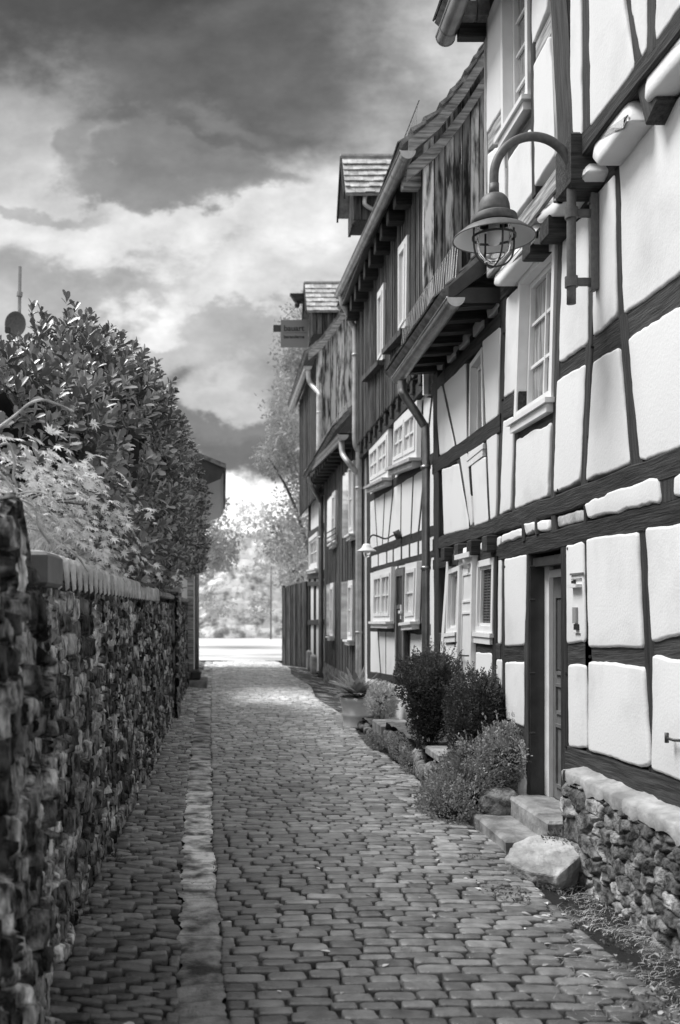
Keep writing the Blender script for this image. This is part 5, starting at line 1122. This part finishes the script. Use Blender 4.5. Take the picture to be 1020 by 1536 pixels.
mb = MB(); mb.tube([Q(27, 620, 20), Q(30, 400, 20)], .035, 8); mb.tube([Q(29, 445, 20), Q(30, 438, 20)], .06, 8); mb.build('pole', M['zinc'], an)
ds = thing('satellite_dish', 'round grey satellite dish fixed to the antenna mast', 'satellite dish', Q(23, 486, 19.9))
c = Q(23, 486, 19.85); mb = MB(); n = 28; vs = []; fs = []
for r_, dy in ((0, .05), (.10, .04), (.17, .02), (.205, 0), (.212, .0), (.205, .012), (.1, .055), (0, .065)):
    for j in range(n): a_ = 2*math.pi*j/n; vs.append((c.x+r_*math.cos(a_), c.y+dy, c.z+r_*1.22*math.sin(a_)))
fs = [(i*n+j, i*n+(j+1) % n, (i+1)*n+(j+1) % n, (i+1)*n+j) for i in range(7) for j in range(n)]; mb.add(vs, fs); mb.build('reflector', M['lamp_paint'], ds, True)
mb = MB(); mb.tube([c+Vector((0,.0,-.24)), c+Vector((-.1,-.25,-.22))], .012, 6); mb.box(c.x-.14, c.x-.05, c.y-.32, c.y-.22, c.z-.25, c.z-.15); mb.build('receiver_arm', M['iron'], ds)

# ================================================================== far background: overgrown rock wall and trees
cl = thing('old_ruin_wall', 'tall pale overgrown masonry wall closing the view at the end of the lane', 'wall', (2, 60, 0))
us = np.linspace(-16, 24, 300); vs_ = np.linspace(0, 1, 110); U_, V_ = np.meshgrid(us, vs_, indexing='ij'); H_ = 6.3+1.6*(fbm(us*.35, us*0, 3, 2)-.5)*2+1.0*(vnoise(us*1.5, us*0, 5)-.5)
Z_ = V_*H_[:, None]; hh = 1.1*fbm(U_*.35, Z_*.4, 4, 7)+.35*fbm(U_*1.4, Z_*1.8, 4, 9); e, i1, i2 = cells(U_, Z_, .8, .4, 5)
hh = hh+.10*np.clip(e*4, 0, 1)*(.5+i1); tn = .75+.5*i2
grid_sheet('masonry', M['cliff'], cl, np.stack([U_, 61-hh+V_*1.2, Z_-.05], -1), tn, 300, 110)
mb = MB(); mb.box(-16, 24, 61.5, 64, 0, 6); mb.build('wall_core', M['cliff'], cl)
mb = MB(); mb.tube([(2.75, 57.5, 0), (2.75, 57.5, 4.2)], .05, 8); tag(mb.build('lamp_post', M['grey_paint'], None, True), 'thin grey post in front of the pale overgrown wall', 'post')
def tree(label, x, y, cr, trunk_h, n, size, tone, seed, group='trees at the end of the lane', lo=.25):
    r = thing('tree', label, 'tree', (x, y, 0), group); p, d = ell_shell(cr, n, lo, .35, seed)
    gap = fbm(p[:,0]*.9+seed, p[:,2]*1.0+p[:,1]*.5, 3, seed); ok = gap > .44; p, d = p[ok], d[ok]
    leaves('crown', M['leaf'], r, p, nz(d*.6+RNG.normal(size=p.shape)*.7+np.array([0, 0, -.2])), nz(d+RNG.normal(size=p.shape)*.6+np.array([0, 0, .6])), size*(.6+.8*RNG.random(len(p))), tone*(.45+1.1*fbm(p[:,0]*1.2, p[:,2]*1.2+p[:,1], 3, seed+3)), T_SMALL if size < .2 else T_OVAL)
    mb = MB(); mb.tube([(x, y, 0), (x+.1, y, trunk_h*.5), (x, y, trunk_h), (x+.2, y, trunk_h*1.5)], [.2, .16, .12, .04], 10)
    for k in range(9): c = cr[k % len(cr)]; e_ = (c[0]+RNG.normal()*c[3]*.2, c[1]+RNG.normal()*c[4]*.2, c[2]+RNG.normal()*c[5]*.2); mb.tube(smooth_path([(x, y, trunk_h*.8), ((x+e_[0])/2, (y+e_[1])/2, (trunk_h+e_[2])/2+.3), e_], 3), [.09, .08, .07, .06, .045, .03, .015], 6)
    mb.build('trunk', M['bark'], r, True); return r
# target picture position (px, py) at distance Y -> crown centres
def cc(px, py, Y, rx, ry, rz): q = Q(px, py, Y); return (q.x, q.y, q.z, rx, ry, rz)
tree('tall light tree rising behind the last house and the board fence', 3.6, 38, [cc(455, 640, 37, 1.7, 2, 2.2), cc(445, 560, 38, .9, 1.4, 1.2), cc(475, 520, 38, 1.6, 2, 2.2), cc(410, 690, 37, .8, 1.2, .7), cc(470, 760, 38, 1.6, 2, 2.0), cc(430, 800, 36, .9, 1.2, 1.0), cc(520, 600, 39, 2, 2, 3)], 3.5, 15000, .15, .34, 41)
tree('pale tree at the foot of the overgrown wall, right of the thin grey post', 4.2, 52, [cc(440, 840, 52, 1.8, 1.6, 1.8), cc(410, 800, 54, 1.3, 1.5, 1.3), cc(455, 780, 54, 1.5, 1.5, 2)], 1.6, 6000, .18, .5, 43)
tree('small tree showing beside the eaves of the far left house', -2.6, 37, [cc(325, 765, 34, .45, .9, .45), cc(310, 800, 35, .9, 1, 1.0), cc(335, 830, 38, .9, 1, .8)], 1.8, 3800, .13, .34, 45)
tree('broad pale tree left behind the far rendered house', -4.5, 45, [cc(290, 820, 45, 1.6, 2, 1.6), cc(250, 780, 46, 2.6, 2, 2.4)], 2, 6000, .18, .42, 47)
p = np.stack([RNG.uniform(-8, 10, 16000), 59.3+RNG.random(16000)*.8, RNG.random(16000)**1.2*8.2], 1); k = fbm(p[:,0]*.8, p[:,2]*.6, 4, 77); p = p[k > .55]
kind(leaves('wall_creeper', M['leaf'], None, p, nz(RNG.normal(size=p.shape)+np.array([0, -.3, -.6])), nz(RNG.normal(size=p.shape)*.5+np.array([0, -1, .4])), .16+.12*RNG.random(len(p)), .75*(.3+1.0*fbm(p[:,0], p[:,2], 3, 8)), T_SMALL), 'stuff')
for i, (px, w_, h) in enumerate(((335, .8, .7), (375, .5, .9), (395, .9, 1.3), (440, .7, .8))[:0]):
    b_ = bush('wall_foot_bush', ['rounded pale bush at the foot of the far wall, the left one', 'small pale bush in the middle of the far wall foot', 'taller bush left of the thin post at the far wall', 'pale bush right of the thin post at the far wall'][i], 'bush', [(Q(px, 0, 58.4).x, 58.4, h*.5, w_, .6, h*.7)], 900, .11, .38, .9, 90+i, 'bushes along the far wall', 0, stem=False)
